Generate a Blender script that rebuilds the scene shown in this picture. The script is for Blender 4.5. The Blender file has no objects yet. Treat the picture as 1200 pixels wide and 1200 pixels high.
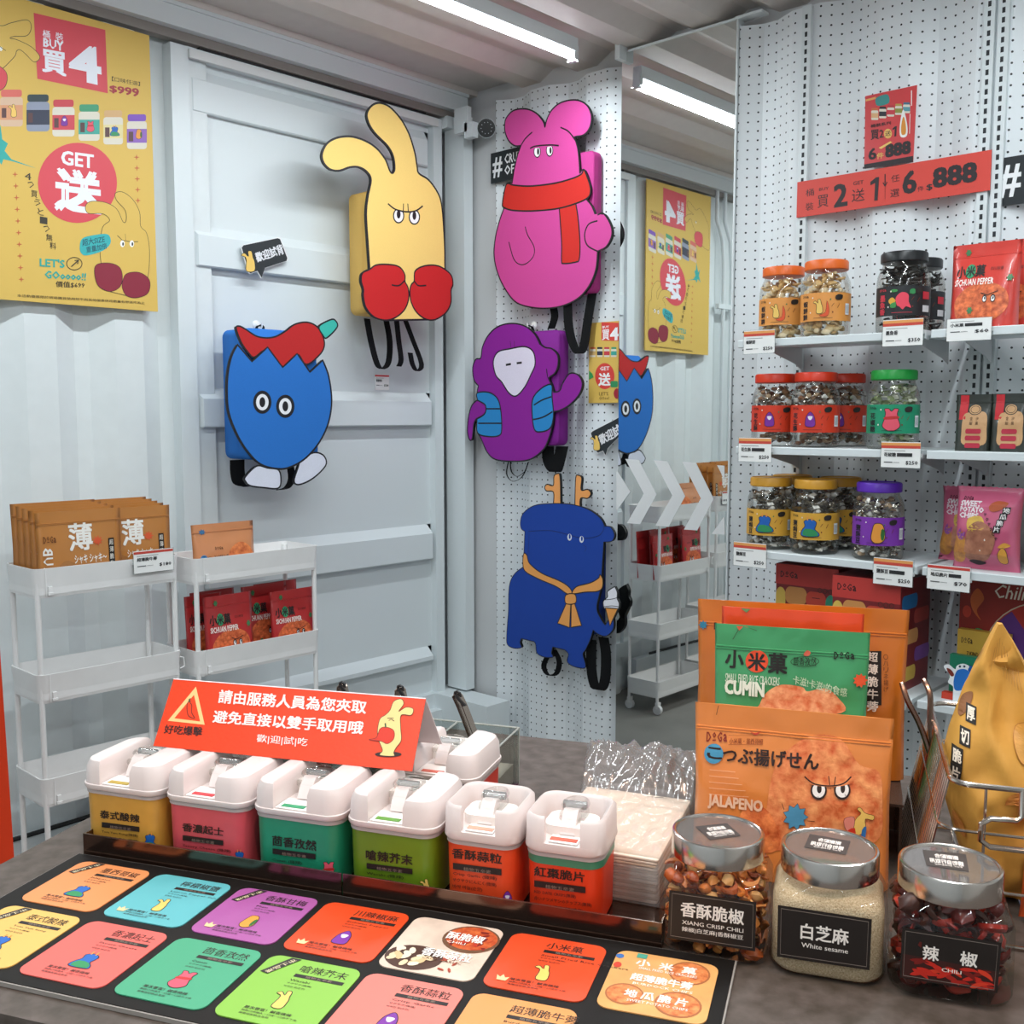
import bpy, bmesh, math, random
from mathutils import Vector, Matrix, noise
from mathutils.geometry import tessellate_polygon
SC = bpy.context.scene
COL = SC.collection
rnd = random.Random(7)

# ------------------------------------------------------------------ camera
FPX = 1200.0                                   # focal length in pixels of a 1200 px frame
YAW = math.radians(47.0); PIT = math.atan((600 - 487) / FPX)
CAM = Vector((-2.935, -3.05, 1.40))
FWD = Vector((math.sin(YAW) * math.cos(PIT), math.cos(YAW) * math.cos(PIT), -math.sin(PIT)))
RGT = Vector((math.cos(YAW), -math.sin(YAW), 0)); UPV = RGT.cross(FWD)
cd = bpy.data.cameras.new('camera'); cam = bpy.data.objects.new('camera', cd); COL.objects.link(cam)
cd.sensor_width = 36; cd.lens = 36; cd.clip_start = 0.02
cam.matrix_world = Matrix(((RGT.x, UPV.x, -FWD.x, CAM.x), (RGT.y, UPV.y, -FWD.y, CAM.y), (RGT.z, UPV.z, -FWD.z, CAM.z), (0, 0, 0, 1)))
SC.camera = cam
# ------------------------------------------------------------------ light
w = bpy.data.worlds.new('world'); SC.world = w; w.use_nodes = True
w.node_tree.nodes['Background'].inputs[0].default_value = (0.80, 0.86, 0.95, 1)
w.node_tree.nodes['Background'].inputs[1].default_value = 0.13
SC.view_settings.view_transform = 'Standard'; SC.view_settings.look = 'None'
SC.view_settings.exposure = 0.14; SC.view_settings.gamma = 1; SC.view_settings.use_curve_mapping = False
TUBE_POWER = 12.0
WARM_POWER = 3.3
def lamp(name, kind, loc, power, color, size=None, size_y=None, aim=None, spot=None):
    l = bpy.data.lights.new(name, kind); l.energy = power; l.color = color
    if kind == 'AREA':
        l.shape = 'RECTANGLE'; l.size = size; l.size_y = size_y
    else: l.shadow_soft_size = size or 0.05
    if spot: l.spot_size = math.radians(spot); l.spot_blend = 0.6
    o = bpy.data.objects.new(name, l); COL.objects.link(o); o.location = loc
    d = Vector(aim) - Vector(loc) if aim else Vector((0, 0, -1))
    o.rotation_euler = d.to_track_quat('-Z', 'Y').to_euler()
    return o
TUBES = [(-.785, -.77), (-2.2, -.77), (-1.0, -2.35), (-2.4, -2.35), (-3.8, -2.35), (-1.4, -4.2), (-3.0, -4.2)]   # ceiling tube centres
for i, (tx_, ty_) in enumerate(TUBES):
    lamp('tube_lamp', 'AREA', (tx_, ty_, 2.585), TUBE_POWER, (0.88, 0.965, 1.0), 1.2, 0.05)
SPOTS = [((-2.75, -2.85, 2.55), (-2.25, -2.05, 0.9)), ((-2.2, -3.25, 2.55), (-2.0, -2.45, 0.9))]                          # warm spots over the counter
for a, b in SPOTS:
    lamp('warm_spot', 'SPOT', a, WARM_POWER * 8, (1.0, 0.70, 0.54), 0.04, aim=b, spot=62)

# ------------------------------------------------------------------ materials
def lin(h):
    if isinstance(h, str):
        h = h.lstrip('#'); c = [int(h[i:i + 2], 16) / 255 for i in (0, 2, 4)]
    else: c = h
    return tuple((x / 12.92 if x <= .04045 else ((x + .055) / 1.055) ** 2.4) for x in c) + (1,)
MATS = {}
def mat(h, rough=.5, metal=0, noise_amt=0, scale=20, bump=0, spec=.5, coat=0, emit=0, stretch=None, dark=None):
    k = (h, rough, metal, noise_amt, scale, bump, spec, coat, emit, stretch, dark)
    if k in MATS: return MATS[k]
    m = bpy.data.materials.new('m_' + str(h).strip('#')); m.use_nodes = True; nt = m.node_tree
    p = nt.nodes['Principled BSDF']; p.inputs['Base Color'].default_value = lin(h)
    p.inputs['Roughness'].default_value = rough; p.inputs['Metallic'].default_value = metal
    p.inputs['Specular IOR Level'].default_value = spec; p.inputs['Coat Weight'].default_value = coat
    if emit:
        p.inputs['Emission Color'].default_value = lin(h); p.inputs['Emission Strength'].default_value = emit
    if noise_amt or bump:
        tc = nt.nodes.new('ShaderNodeTexCoord'); nz = nt.nodes.new('ShaderNodeTexNoise')
        nz.inputs['Scale'].default_value = scale; nz.inputs['Detail'].default_value = 6
        src = tc.outputs['Object']
        if stretch:
            mp = nt.nodes.new('ShaderNodeMapping'); mp.inputs['Scale'].default_value = stretch
            nt.links.new(src, mp.inputs[0]); src = mp.outputs[0]
        nt.links.new(src, nz.inputs['Vector'])
        if noise_amt:
            mx = nt.nodes.new('ShaderNodeMixRGB'); mx.blend_type = 'MIX'
            c = lin(h); mx.inputs[1].default_value = tuple(x * (1 - noise_amt) for x in c[:3]) + (1,) if dark is None else lin(dark)
            mx.inputs[2].default_value = tuple(min(1, x * (1 + noise_amt)) for x in c[:3]) + (1,)
            rp = nt.nodes.new('ShaderNodeMapRange'); rp.inputs[1].default_value = .3; rp.inputs[2].default_value = .7
            nt.links.new(nz.outputs['Fac'], rp.inputs[0]); nt.links.new(rp.outputs[0], mx.inputs[0])
            nt.links.new(mx.outputs[0], p.inputs['Base Color'])
        if bump:
            b = nt.nodes.new('ShaderNodeBump'); b.inputs['Strength'].default_value = bump; b.inputs['Distance'].default_value = .002
            nt.links.new(nz.outputs['Fac'], b.inputs['Height']); nt.links.new(b.outputs[0], p.inputs['Normal'])
    MATS[k] = m; return m
def glassy(name, tint='#ffffff', rough=.03, refl=.12, haze=0.0):
    """thin clear plastic or glass wall: transparent with a fresnel gloss"""
    k = ('g', name, tint, rough, refl, haze)
    if k in MATS: return MATS[k]
    m = bpy.data.materials.new(name); m.use_nodes = True; nt = m.node_tree
    for n in list(nt.nodes):
        if n.type != 'OUTPUT_MATERIAL': nt.nodes.remove(n)
    out = [n for n in nt.nodes if n.type == 'OUTPUT_MATERIAL'][0]
    tr = nt.nodes.new('ShaderNodeBsdfTransparent'); tr.inputs[0].default_value = lin(tint)
    gl = nt.nodes.new('ShaderNodeBsdfGlossy'); gl.inputs['Roughness'].default_value = rough
    lw = nt.nodes.new('ShaderNodeLayerWeight'); lw.inputs[0].default_value = .25
    mr = nt.nodes.new('ShaderNodeMapRange'); mr.inputs[3].default_value = refl * .35; mr.inputs[4].default_value = min(1, refl * 4)
    nt.links.new(lw.outputs['Fresnel'], mr.inputs[0])
    mx = nt.nodes.new('ShaderNodeMixShader'); nt.links.new(mr.outputs[0], mx.inputs[0])
    nt.links.new(tr.outputs[0], mx.inputs[1]); nt.links.new(gl.outputs[0], mx.inputs[2])
    last = mx
    if haze:
        df = nt.nodes.new('ShaderNodeBsdfDiffuse'); df.inputs[0].default_value = lin(tint)
        m2 = nt.nodes.new('ShaderNodeMixShader'); m2.inputs[0].default_value = haze
        nt.links.new(mx.outputs[0], m2.inputs[1]); nt.links.new(df.outputs[0], m2.inputs[2]); last = m2
    nt.links.new(last.outputs[0], out.inputs[0]); MATS[k] = m; return m
def perf_mat():
    """white powder-coated steel with a 25 mm grid of small punched holes"""
    m = bpy.data.materials.new('perforated_white_steel'); m.use_nodes = True; nt = m.node_tree; L = nt.links
    p = nt.nodes['Principled BSDF']; p.inputs['Roughness'].default_value = .42
    tc = nt.nodes.new('ShaderNodeTexCoord'); sp = nt.nodes.new('ShaderNodeSeparateXYZ'); L.new(tc.outputs['Object'], sp.inputs[0])
    def mth(op, a, b=None):
        n = nt.nodes.new('ShaderNodeMath'); n.operation = op
        for i, v in enumerate((a, b)):
            if v is None: continue
            if isinstance(v, (int, float)): n.inputs[i].default_value = v
            else: L.new(v, n.inputs[i])
        return n.outputs[0]
    fy = mth('SUBTRACT', mth('FRACT', mth('DIVIDE', sp.outputs['X'], .0272)), .5)
    fz = mth('SUBTRACT', mth('FRACT', mth('DIVIDE', sp.outputs['Z'], .0285)), .5)
    d = mth('SQRT', mth('ADD', mth('MULTIPLY', fy, fy), mth('MULTIPLY', fz, fz)))
    hole = mth('LESS_THAN', d, .105)
    mx = nt.nodes.new('ShaderNodeMixRGB'); mx.inputs[1].default_value = lin('#e4e9ec'); mx.inputs[2].default_value = lin('#23262b')
    L.new(hole, mx.inputs[0]); L.new(mx.outputs[0], p.inputs['Base Color'])
    return m
WHITE = mat('#e2e7e9', .45, noise_amt=.03, scale=6)
WHITE2 = mat('#dce3e5', .38, bump=.05, scale=60)
PLAST = mat('#eeeeee', .35)
BLACK = mat('#08090a', .5)
STEEL = mat('#c9c4bf', .22, 1, bump=.12, scale=30, stretch=(1, 1, 40))
CHROME = mat('#d8d4d0', .12, 1)
CLEAR = glassy('clear_plastic', '#fbfbfa', .06, .10)
GLASS = glassy('jar_glass', '#f7f8f6', .02, .09)

# ------------------------------------------------------------------ frames and mesh builder
class Fr:
    """local frame: x to the viewer's right, y away from the viewer, z up"""
    def __init__(s, loc=(0, 0, 0), rz=0): s.o = Vector(loc); s.rz = rz; s.ax = Vector((math.cos(rz), math.sin(rz), 0)); s.ay = Vector((-math.sin(rz), math.cos(rz), 0))
    def at(s, px, py, y=0):            # picture point -> (x, z) on the local plane y
        d = FWD * FPX + RGT * (px - 600) + UPV * (600 - py)
        t = (y - (CAM - s.o).dot(s.ay)) / d.dot(s.ay); q = CAM + d * t - s.o
        return (q.dot(s.ax), q.z)
    def ath(s, px, py, z=0):           # picture point -> (x, y) on the local level z
        d = FWD * FPX + RGT * (px - 600) + UPV * (600 - py)
        t = (z + s.o.z - CAM.z) / d.z; q = CAM + d * t - s.o
        return (q.dot(s.ax), q.dot(s.ay))
    def w(s, x, y, z): return s.o + s.ax * x + s.ay * y + Vector((0, 0, z))
    def sub(s, x, y, z, rz=0): return Fr(s.w(x, y, z), s.rz + rz)
DOOR = Fr((0, 0, 0), 0); PEG = Fr((0, 0, 0), -math.pi / 2)
CT = Fr((-2.445, -1.924, .90), math.radians(-65.3))          # counter top
class MB:
    def __init__(s): s.v = []; s.f = []; s.m = []; s.mats = []; s.smooth = False
    def mi(s, m):
        if m not in s.mats: s.mats.append(m)
        return s.mats.index(m)
    def add(s, vs, fs, m):
        b = len(s.v); s.v += [tuple(x) for x in vs]; k = s.mi(m)
        for f in fs: s.f.append([b + i for i in f]); s.m.append(k)
    def box(s, a, b, m):
        (x0, y0, z0), (x1, y1, z1) = a, b
        s.add([(x0, y0, z0), (x1, y0, z0), (x1, y1, z0), (x0, y1, z0), (x0, y0, z1), (x1, y0, z1), (x1, y1, z1), (x0, y1, z1)],
              [(0, 3, 2, 1), (4, 5, 6, 7), (0, 1, 5, 4), (1, 2, 6, 5), (2, 3, 7, 6), (3, 0, 4, 7)], m)
    def loft(s, rings, m, cap0=True, cap1=True, closed=True):
        n = len(rings[0]); vs = [p for r in rings for p in r]; fs = []
        for i in range(len(rings) - 1):
            for j in range(n if closed else n - 1):
                k = (j + 1) % n; fs.append((i * n + j, i * n + k, (i + 1) * n + k, (i + 1) * n + j))
        if cap0: fs.append(tuple(range(n))[::-1])
        if cap1: fs.append(tuple(range((len(rings) - 1) * n, len(rings) * n)))
        s.add(vs, fs, m)
    def lathe(s, prof, m, c=(0, 0), seg=32, cap0=True, cap1=True):
        s.loft([[(c[0] + r * math.cos(a), c[1] + r * math.sin(a), z) for a in [2 * math.pi * j / seg for j in range(seg)]] for r, z in prof], m, cap0, cap1)
    def tube(s, pts, r, m, seg=8, closed=False, flat=1.0):
        P = [Vector(p) for p in pts]; n = len(P); rings = []; prev = None
        for i, p in enumerate(P):
            if closed: t = P[(i + 1) % n] - P[i - 1]
            else: t = P[min(i + 1, n - 1)] - P[max(i - 1, 0)]
            t.normalize()
            if prev is None:
                a = t.orthogonal().normalized() if abs(t.z) > .9 or True else None
                ref = Vector((0, 0, 1)) if abs(t.z) < .9 else Vector((0, 1, 0)); a = ref.cross(t).normalized()
            else: a = (prev - t * prev.dot(t)).normalized()
            prev = a; b = t.cross(a)
            rings.append([p + a * (r * math.cos(q)) + b * (r * flat * math.sin(q)) for q in [2 * math.pi * j / seg for j in range(seg)]])
        if closed: rings.append(rings[0]); s.loft(rings, m, False, False)
        else: s.loft(rings, m)
    def strap(s, pts, wid, m, wdir=(1, 0, 0), th=.0015):
        P = [Vector(p) for p in pts]; W = Vector(wdir).normalized() * wid / 2; rings = []
        for i, p in enumerate(P):
            t = (P[min(i + 1, len(P) - 1)] - P[max(i - 1, 0)]).normalized(); n = t.cross(W).normalized() * th
            rings.append([p - W - n, p + W - n, p + W + n, p - W + n])
        s.loft(rings, m)
    def prism(s, pts, y0, y1, m, mback=None):     # outline in x,z extruded along y
        n = len(pts); tri = tessellate_polygon([[Vector((p[0], p[1], 0)) for p in pts]])
        s.add([(p[0], y0, p[1]) for p in pts], [t for t in tri], m)
        s.add([(p[0], y1, p[1]) for p in pts], [t[::-1] for t in tri], mback or m)
        s.add([(p[0], y0, p[1]) for p in pts] + [(p[0], y1, p[1]) for p in pts], [(i, (i + 1) % n, n + (i + 1) % n, n + i) for i in range(n)], mback or m)
    def mesh(s, name, smooth=False, fix=True):
        me = bpy.data.meshes.new(name); me.from_pydata(s.v, [], s.f)
        for m in s.mats: me.materials.append(m)
        me.polygons.foreach_set('material_index', s.m)
        if fix:
            bm = bmesh.new(); bm.from_mesh(me); bmesh.ops.recalc_face_normals(bm, faces=bm.faces); bm.to_mesh(me); bm.free()
        if smooth:
            me.polygons.foreach_set('use_smooth', [True] * len(me.polygons))
            me.set_sharp_from_angle(angle=math.radians(smooth if smooth is not True else 40))
        me.update(); return me
def tag(o, label=None, cat=None, group=None, kind=None):
    if label: o['label'] = label
    if cat: o['category'] = cat
    if group: o['group'] = group
    if kind: o['kind'] = kind
    return o
def thing(name, label, cat, fr, group=None):
    o = bpy.data.objects.new(name, None); o.empty_display_size = .05; COL.objects.link(o)
    o.location = fr.o; o.rotation_euler = (0, 0, fr.rz); return tag(o, label, cat, group)
def part(parent, name, mb, smooth=False, label=None, kind=None, fix=True):
    o = bpy.data.objects.new(name, mb if isinstance(mb, bpy.types.Mesh) else mb.mesh(name, smooth, fix)); COL.objects.link(o); o.parent = parent
    return tag(o, label, kind=kind)
def solo(name, mb, fr, label=None, cat=None, group=None, kind=None, smooth=False):
    o = bpy.data.objects.new(name, mb.mesh(name, smooth)); COL.objects.link(o); o.location = fr.o; o.rotation_euler = (0, 0, fr.rz)
    return tag(o, label, cat, group, kind)
def dup(o, fr, label=None, group=None, swap=None):
    r = o.copy(); COL.objects.link(r); r.location = fr.o; r.rotation_euler = (0, 0, fr.rz)
    if label: r['label'] = label
    if group: r['group'] = group
    for c in list(o.children):
        if swap and c.name.split('.')[0] in swap and swap[c.name.split('.')[0]] is None: continue
        d = c.copy(); COL.objects.link(d); d.parent = r
        for g in c.children:
            e = g.copy(); COL.objects.link(e); e.parent = d
    return r
def smooth(pts, n=5, closed=True):
    """Catmull-Rom through the points; a third value marks a sharp corner"""
    N = len(pts); out = []
    for i in range(N if closed else N - 1):
        p1, p2 = pts[i], pts[(i + 1) % N]
        p0 = pts[i - 1] if (closed or i > 0) else p1
        p3 = pts[(i + 2) % N] if (closed or i + 2 < N) else p2
        if len(p1) > 2: p0 = p1
        if len(p2) > 2: p3 = p2
        for k in range(n):
            t = k / n; q = []
            for d in (0, 1):
                a, b, c, e = p0[d], p1[d], p2[d], p3[d]
                q.append(.5 * (2 * b + (c - a) * t + (2 * a - 5 * b + 4 * c - e) * t * t + (3 * b - a - 3 * c + e) * t ** 3))
            out.append(tuple(q))
    if not closed: out.append(tuple(pts[-1][:2]))
    return out
def rr(w_, h_, r, cx=0, cy=0, n=5):
    r = min(r, w_ / 2 - 1e-5, h_ / 2 - 1e-5); o = []
    for sx, sy, a0 in ((1, 1, 0), (-1, 1, 90), (-1, -1, 180), (1, -1, 270)):
        for k in range(n + 1):
            a = math.radians(a0 + 90 * k / n); o.append((cx + sx * (w_ / 2 - r) + r * math.cos(a), cy + sy * (h_ / 2 - r) + r * math.sin(a)))
    return o
def ell(cx, cy, rx, ry, n=24, rot=0):
    c, s_ = math.cos(rot), math.sin(rot)
    return [(cx + rx * math.cos(a) * c - ry * math.sin(a) * s_, cy + rx * math.cos(a) * s_ + ry * math.sin(a) * c) for a in [2 * math.pi * k / n for k in range(n)]]
def star(cx, cy, r, n=7, k=.55, rot=0):
    return [(cx + (r if i % 2 == 0 else r * k) * math.cos(rot + math.pi * i / n), cy + (r if i % 2 == 0 else r * k) * math.sin(rot + math.pi * i / n)) for i in range(2 * n)]
TXT = {}
def textgeo(s_, res, bold):
    k = (s_, res, bold)
    if k not in TXT:
        c = bpy.data.curves.new('t', 'FONT'); c.body = s_; c.resolution_u = res; c.offset = 0
        o = bpy.data.objects.new('t', c); me = bpy.data.meshes.new_from_object(o)
        vs = [(v.co.x, v.co.y) for v in me.vertices]; fs = [tuple(p.vertices) for p in me.polygons]
        bpy.data.objects.remove(o); bpy.data.curves.remove(c); bpy.data.meshes.remove(me)
        xs = [v[0] for v in vs] or [0, 1]; ys = [v[1] for v in vs] or [0, 1]
        if bold:                                             # heavier strokes: the same glyph laid a hair to each side
            V0, F0 = vs, fs; vs, fs = [], []
            cop = ((-1, -1), (1, 1), (-1, 1), (1, -1)) if bold > .015 else ((-1, 0), (1, 0)); NC = len(cop)
            for dx, dy in cop:
                b = len(vs); vs += [(x + dx * bold, y + dy * bold * .8) for x, y in V0]; fs += [tuple(b + i for i in f) for f in F0]
            s_n = len(V0)
        TXT[k] = (vs, fs, min(xs), max(xs), min(ys), max(ys), s_n if bold else len(vs))
    return TXT[k]
class Print:
    """flat print on a surface: coloured shapes and lettering, each layer a hair above the last"""
    def __init__(s, conv=None, step=.00012, base=.0003):
        s.mb = MB(); s.conv = conv or (lambda p: p); s.lay = 0; s.step = step; s.base = base
    def _add(s, vs, fs, col, rough=.5, nb=None):
        s.lay += 1; y = s.base + s.step * s.lay
        m = col if not isinstance(col, str) else mat(col, rough)
        if not nb or nb >= len(vs): s.mb.add([(a, y, b) for a, b in vs], fs, m)
        else:                                   # every copy of a bold glyph on a level of its own
            n = len(vs) // nb; s.mb.add([(a, y + s.step * .8 * (i // nb), b) for i, (a, b) in enumerate(vs)], fs, m); s.lay += int(n * .8)
    def poly(s, pts, col, raw=False, rough=.5):
        q = list(pts) if raw else [s.conv(p) for p in pts]
        s._add(q, tessellate_polygon([[Vector((a, b, 0)) for a, b in q]]), col, rough)
    def line(s, pts, wid, col, closed=False, raw=False, taper=False):
        q = [Vector(p if raw else s.conv(p)) for p in pts]; n = len(q); L, R = [], []
        for i, p in enumerate(q):
            t = (q[(i + 1) % n] - q[i - 1]) if closed else (q[min(i + 1, n - 1)] - q[max(i - 1, 0)])
            t = t.normalized() if t.length > 1e-9 else Vector((1, 0)); h = wid / 2
            if taper: h *= 1 - i / (n - 1)
            nn = Vector((-t.y, t.x)) * h; L.append(tuple(p + nn)); R.append(tuple(p - nn))
        fs = [(i, (i + 1) % n, n + (i + 1) % n, n + i) for i in range(n if closed else n - 1)]
        s._add(L + R, fs, col)
    def shape(s, pts, fill, lw=0, lc='#15151a', n=5, sm=True, raw=False):
        p = smooth(pts, n) if sm else [tuple(a[:2]) for a in pts]
        if fill: s.poly(p, fill, raw)
        if lw: s.line(p, lw, lc, True, raw)
    def box(s, a, b, col): s.poly([a, (b[0], a[1]), b, (a[0], b[1])], col)
    def tx(s, txt, lb, rt, col, bold=0, res=1, raw=False, slant=0, keep=False):
        """lettering fitted to the box with corners lb (left, bottom) and rt (right, top)"""
        vs, fs, x0, x1, y0, y1, nb = textgeo(txt, res, bold)
        (a, b), (c, d) = (lb, rt) if raw else (s.conv(lb), s.conv(rt))
        sx = (c - a) / (x1 - x0); sy = (d - b) / (y1 - y0)
        if keep: sx = math.copysign(min(abs(sx), abs(sy)), sx); 
        s._add([(a + (x - x0) * sx + slant * (y - y0) * sy, b + (y - y0) * sy) for x, y in vs], fs, col, nb=nb)
    def quadtx(s, txt, P, col, bold=0, res=1):
        """lettering fitted to a four-cornered patch P = left-bottom, right-bottom, right-top, left-top"""
        vs, fs, x0, x1, y0, y1, nb = textgeo(txt, res, bold); q = [s.conv(p) for p in P]; o = []
        for x, y in vs:
            u = (x - x0) / (x1 - x0); v = (y - y0) / (y1 - y0)
            o.append(tuple(q[0][i] * (1 - u) * (1 - v) + q[1][i] * u * (1 - v) + q[2][i] * u * v + q[3][i] * (1 - u) * v for i in (0, 1)))
        s._add(o, fs, col, nb=nb)
    def build(s, parent, name='print', warp=None, y0=0, seg=0, label=None):
        """warp(x, z) -> (point, normal) of the printed surface; default the plane y = y0 facing the viewer"""
        me = s.mb.mesh(name, fix=False); sq = min(1, (.0022 if seg else .0007) / (s.step * max(1, s.lay)))      # keep the whole print under a millimetre
        if seg:
            bm = bmesh.new(); bm.from_mesh(me)
            for _ in range(6):
                es = [e for e in bm.edges if math.hypot(e.verts[0].co.x - e.verts[1].co.x, e.verts[0].co.z - e.verts[1].co.z) > seg]
                if not es: break
                bmesh.ops.subdivide_edges(bm, edges=es, cuts=1)
                bmesh.ops.triangulate(bm, faces=[f for f in bm.faces if len(f.verts) > 3])
            bm.to_mesh(me); bm.free()
        for v in me.vertices:
            x, off, z = v.co; off = s.base + (off - s.base) * sq
            if warp:
                p, nn = warp(x, z); v.co = Vector(p) + Vector(nn) * off
            else: v.co = (x, y0 - off, z)
        me.update(); return part(parent, name, me, label=label)
def wordmark(P, lb, rt, col, *_):
    """the four letter word on the packs: D, a small raised underlined o, G and a small a"""
    (a, b), (c, d) = lb, rt; X = lambda k: a + (c - a) * k; Y = lambda k: b + (d - b) * k
    P.tx('D', (X(0), Y(0)), (X(.22), Y(1)), col, .02); P.tx('o', (X(.29), Y(.42)), (X(.46), Y(1)), col, .02); P.poly([(X(.29), Y(.08)), (X(.46), Y(.08)), (X(.46), Y(.22)), (X(.29), Y(.22))], col)
    P.tx('G', (X(.53), Y(0)), (X(.75), Y(1)), col, .02); P.tx('a', (X(.82), Y(0)), (X(1), Y(.8)), col, .02)
def crop(fr, y, ox=0, oy=0, k=1.0):
    return lambda p: fr.at(ox + p[0] / k, oy + p[1] / k, y)
# ------------------------------------------------------------------ the room
def S(o): o['kind'] = 'structure'; return o
fl = MB(); fl.box((-4.6, -5.3, -.05), (.3, .3, 0), mat('#7d7b76', .55, noise_amt=.18, scale=3, bump=.1)); S(solo('floor', fl, Fr()))
def corr(x0, x1, ph, segs=((.067, 1), (.091, 0), (.067, -1), (.047, 0)), dep=.036):
    """trapezoid profile: list of (x, y), y = 0 proud and y = dep recessed"""
    per = sum(a for a, b in segs); x = ph - math.ceil((ph - x0) / per + 1) * per; y = dep; P = [(x, y)]
    while x < x1:
        for l, d in segs:
            x += l; y -= d * dep; P.append((x, y))
    out = []
    for (a, b), (c, d) in zip(P, P[1:]):
        if c <= x0 or a >= x1: continue
        for t in (max(a, x0), min(c, x1)):
            q = (t, b + (d - b) * (t - a) / (c - a) if c > a else b)
            if not out or abs(out[-1][0] - q[0]) > 1e-6: out.append(q)
    return out
def sheet(P, z0, z1, m, y=0, th=.002):
    mb = MB(); n = len(P)
    mb.add([(x, y + b, z0) for x, b in P] + [(x, y + b, z1) for x, b in P] + [(x, y + b + th, z0) for x, b in P] + [(x, y + b + th, z1) for x, b in P],
           [(i, i + 1, n + i + 1, n + i) for i in range(n - 1)] + [(2 * n + i, 3 * n + i, 3 * n + i + 1, 2 * n + i + 1) for i in range(n - 1)]
           + [(n + i, n + i + 1, 3 * n + i + 1, 3 * n + i) for i in range(n - 1)] + [(i, 2 * n + i, 2 * n + i + 1, i + 1) for i in range(n - 1)], m)
    return mb
# ceiling: container roof, ribs running along the door wall
C = Fr((0, 0, 0), 0)
cp = [(y, z) for y, z in [(-a, b) for a, b in corr(.20, 5.3, .235, dep=.036)]]
mb = MB(); pr_ = [(.3, 2.672), (-.055, 2.672), (-.06, 2.69), (-.2, 2.69)] + [(y, 2.655 + z) for y, z in cp[1:]]
n = len(pr_)
mb.add([(-4.6, y, z) for y, z in pr_] + [(.3, y, z) for y, z in pr_], [(i, n + i, n + i + 1, i + 1) for i in range(n - 1)], mat('#d3ccc6', .5, noise_amt=.03))
mb.box((-4.6, -5.3, 2.70), (.3, .3, 2.72), WHITE); S(solo('ceiling', mb, C))
# door wall: corrugated container side left of the door, plain wall behind
mb = sheet(corr(-4.6, -1.10, -1.504), 0, 2.64, mat('#dde3e4', .42, noise_amt=.02), y=.015)
mb.box((-4.6, .10, 0), (.3, .14, 2.7), WHITE); S(solo('wall_back', mb, DOOR))
mb = MB(); mb.box((-4.6, -.045, 2.60), (.03, .10, 2.672), WHITE2); mb.box((-4.6, -.052, 2.66), (.03, -.04, 2.672), WHITE2)
mb.box((-4.6, -.015, 2.572), (.0, .02, 2.60), mat('#8d8680', .5)); S(solo('trim_1', mb, DOOR))
mb = MB(); mb.box((-4.6, -.03, 0), (-1.24, .012, .165), WHITE2); S(solo('baseboard_back', mb, DOOR))
mb = MB(); mb.tube([(-4.6 + .25 * i, -.035, .178 + .004 * math.sin(i * 2.1)) for i in range(14)], .007, BLACK, 6)
solo('cable', mb, DOOR, 'black cable lying along the top of the white baseboard', 'cable')
mb = MB()
for cx in (-2.02, -2.10): mb.tube([(cx, -.02, .17), (cx, -.02, 2.2), (cx + .02, -.02, 2.35), (cx + .08, -.02, 2.45), (cx + .08, -.02, 2.6)], .011, WHITE2, 8)
mb.box((-2.16, -.03, 1.10), (-1.96, -.005, 1.125), WHITE2); mb.box((-2.16, -.03, 1.98), (-1.96, -.005, 2.005), WHITE2)
solo('conduit', mb, DOOR, 'pair of white conduit pipes clipped to the wall left of the large poster', 'pipe', smooth=True)
# container door leaf with five pressed ribs
DX0, DX1, DZ0, DZ1 = -1.232, -.072, .19, 2.565
d = bpy.data.objects.new('door_1', None); COL.objects.link(d); S(d)
mb = MB()
for a, b in (((DX0, 0, DZ0), (DX0 + .062, .06, DZ1)), ((DX1 - .045, 0, DZ0), (DX1, .06, DZ1)), ((DX0 + .062, 0, DZ1 - .03), (DX1 - .045, .06, DZ1)), ((DX0 + .062, 0, DZ0), (DX1 - .045, .06, DZ0 + .07))):
    mb.box(a, b, WHITE2)
part(d, 'door_frame', mb)
mb = MB(); mb.box((DX0 + .05, .034, DZ0 + .02), (DX1 - .03, .05, DZ1 - .02), WHITE2)
part(d, 'door_panel', mb)
x0, x1 = DX0 + .062, DX1 - .045
for zb, zt, dp in ((2.375, 2.475, .012), (1.885, 1.985, .005), (1.36, 1.455, .0), (.82, .925, -.002), (.40, .42, .0)):
    mb = MB(); pf = [(.034, zt + .035), (dp, zt), (dp, zb + .004), (dp + .004, zb), (.034, zb)]
    rings = []
    for xx, k in ((x0, 0), (x0 + .02, 1), (x1 - .02, 1), (x1, 0)):
        rings.append([(xx, .034 if not k else y, z) for y, z in pf])
    mb.loft(rings, WHITE2); part(d, 'door_rib', mb)
mb = MB(); mb.box((DX0 + .06, -.012, DZ1 - .035), (-.10, 0, DZ1 - .008), mat('#dfe1e0', .5))
part(d, 'door_rail', mb)
mb = MB(); mb.box((DX0 + .10, -.004, DZ1 + .001), (-.16, .02, DZ1 + .012), BLACK); part(d, 'rail_slot', mb)  # black bar painted in for the shade of the gap above the door
# bolts hole pattern on rail ends
# corner column right of the door, dark sheets painting the shade in the door gap, sill box
mb = MB(); mb.box((-.073, .055, .25), (-.03, .099, 2.57), mat('#0c0d10', .6)); mb.box((-1.2, .06, .1), (-.05, .099, 2.57), mat('#131417', .6)); S(solo('trim_2', mb, DOOR))
mb = MB(); mb.box((-.037, -.088, .27), (.012, .02, 2.572), WHITE2); mb.box((-.07, -.03, 2.53), (.0, .05, 2.575), WHITE2); S(solo('trim_3', mb, DOOR))
mb = MB(); mb.box((-.13, -.30, 0), (-.002, .06, .262), WHITE2); mb.box((-.30, -.04, 0), (-.12, .06, .20), WHITE2); S(solo('trim_4', mb, DOOR))
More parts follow.
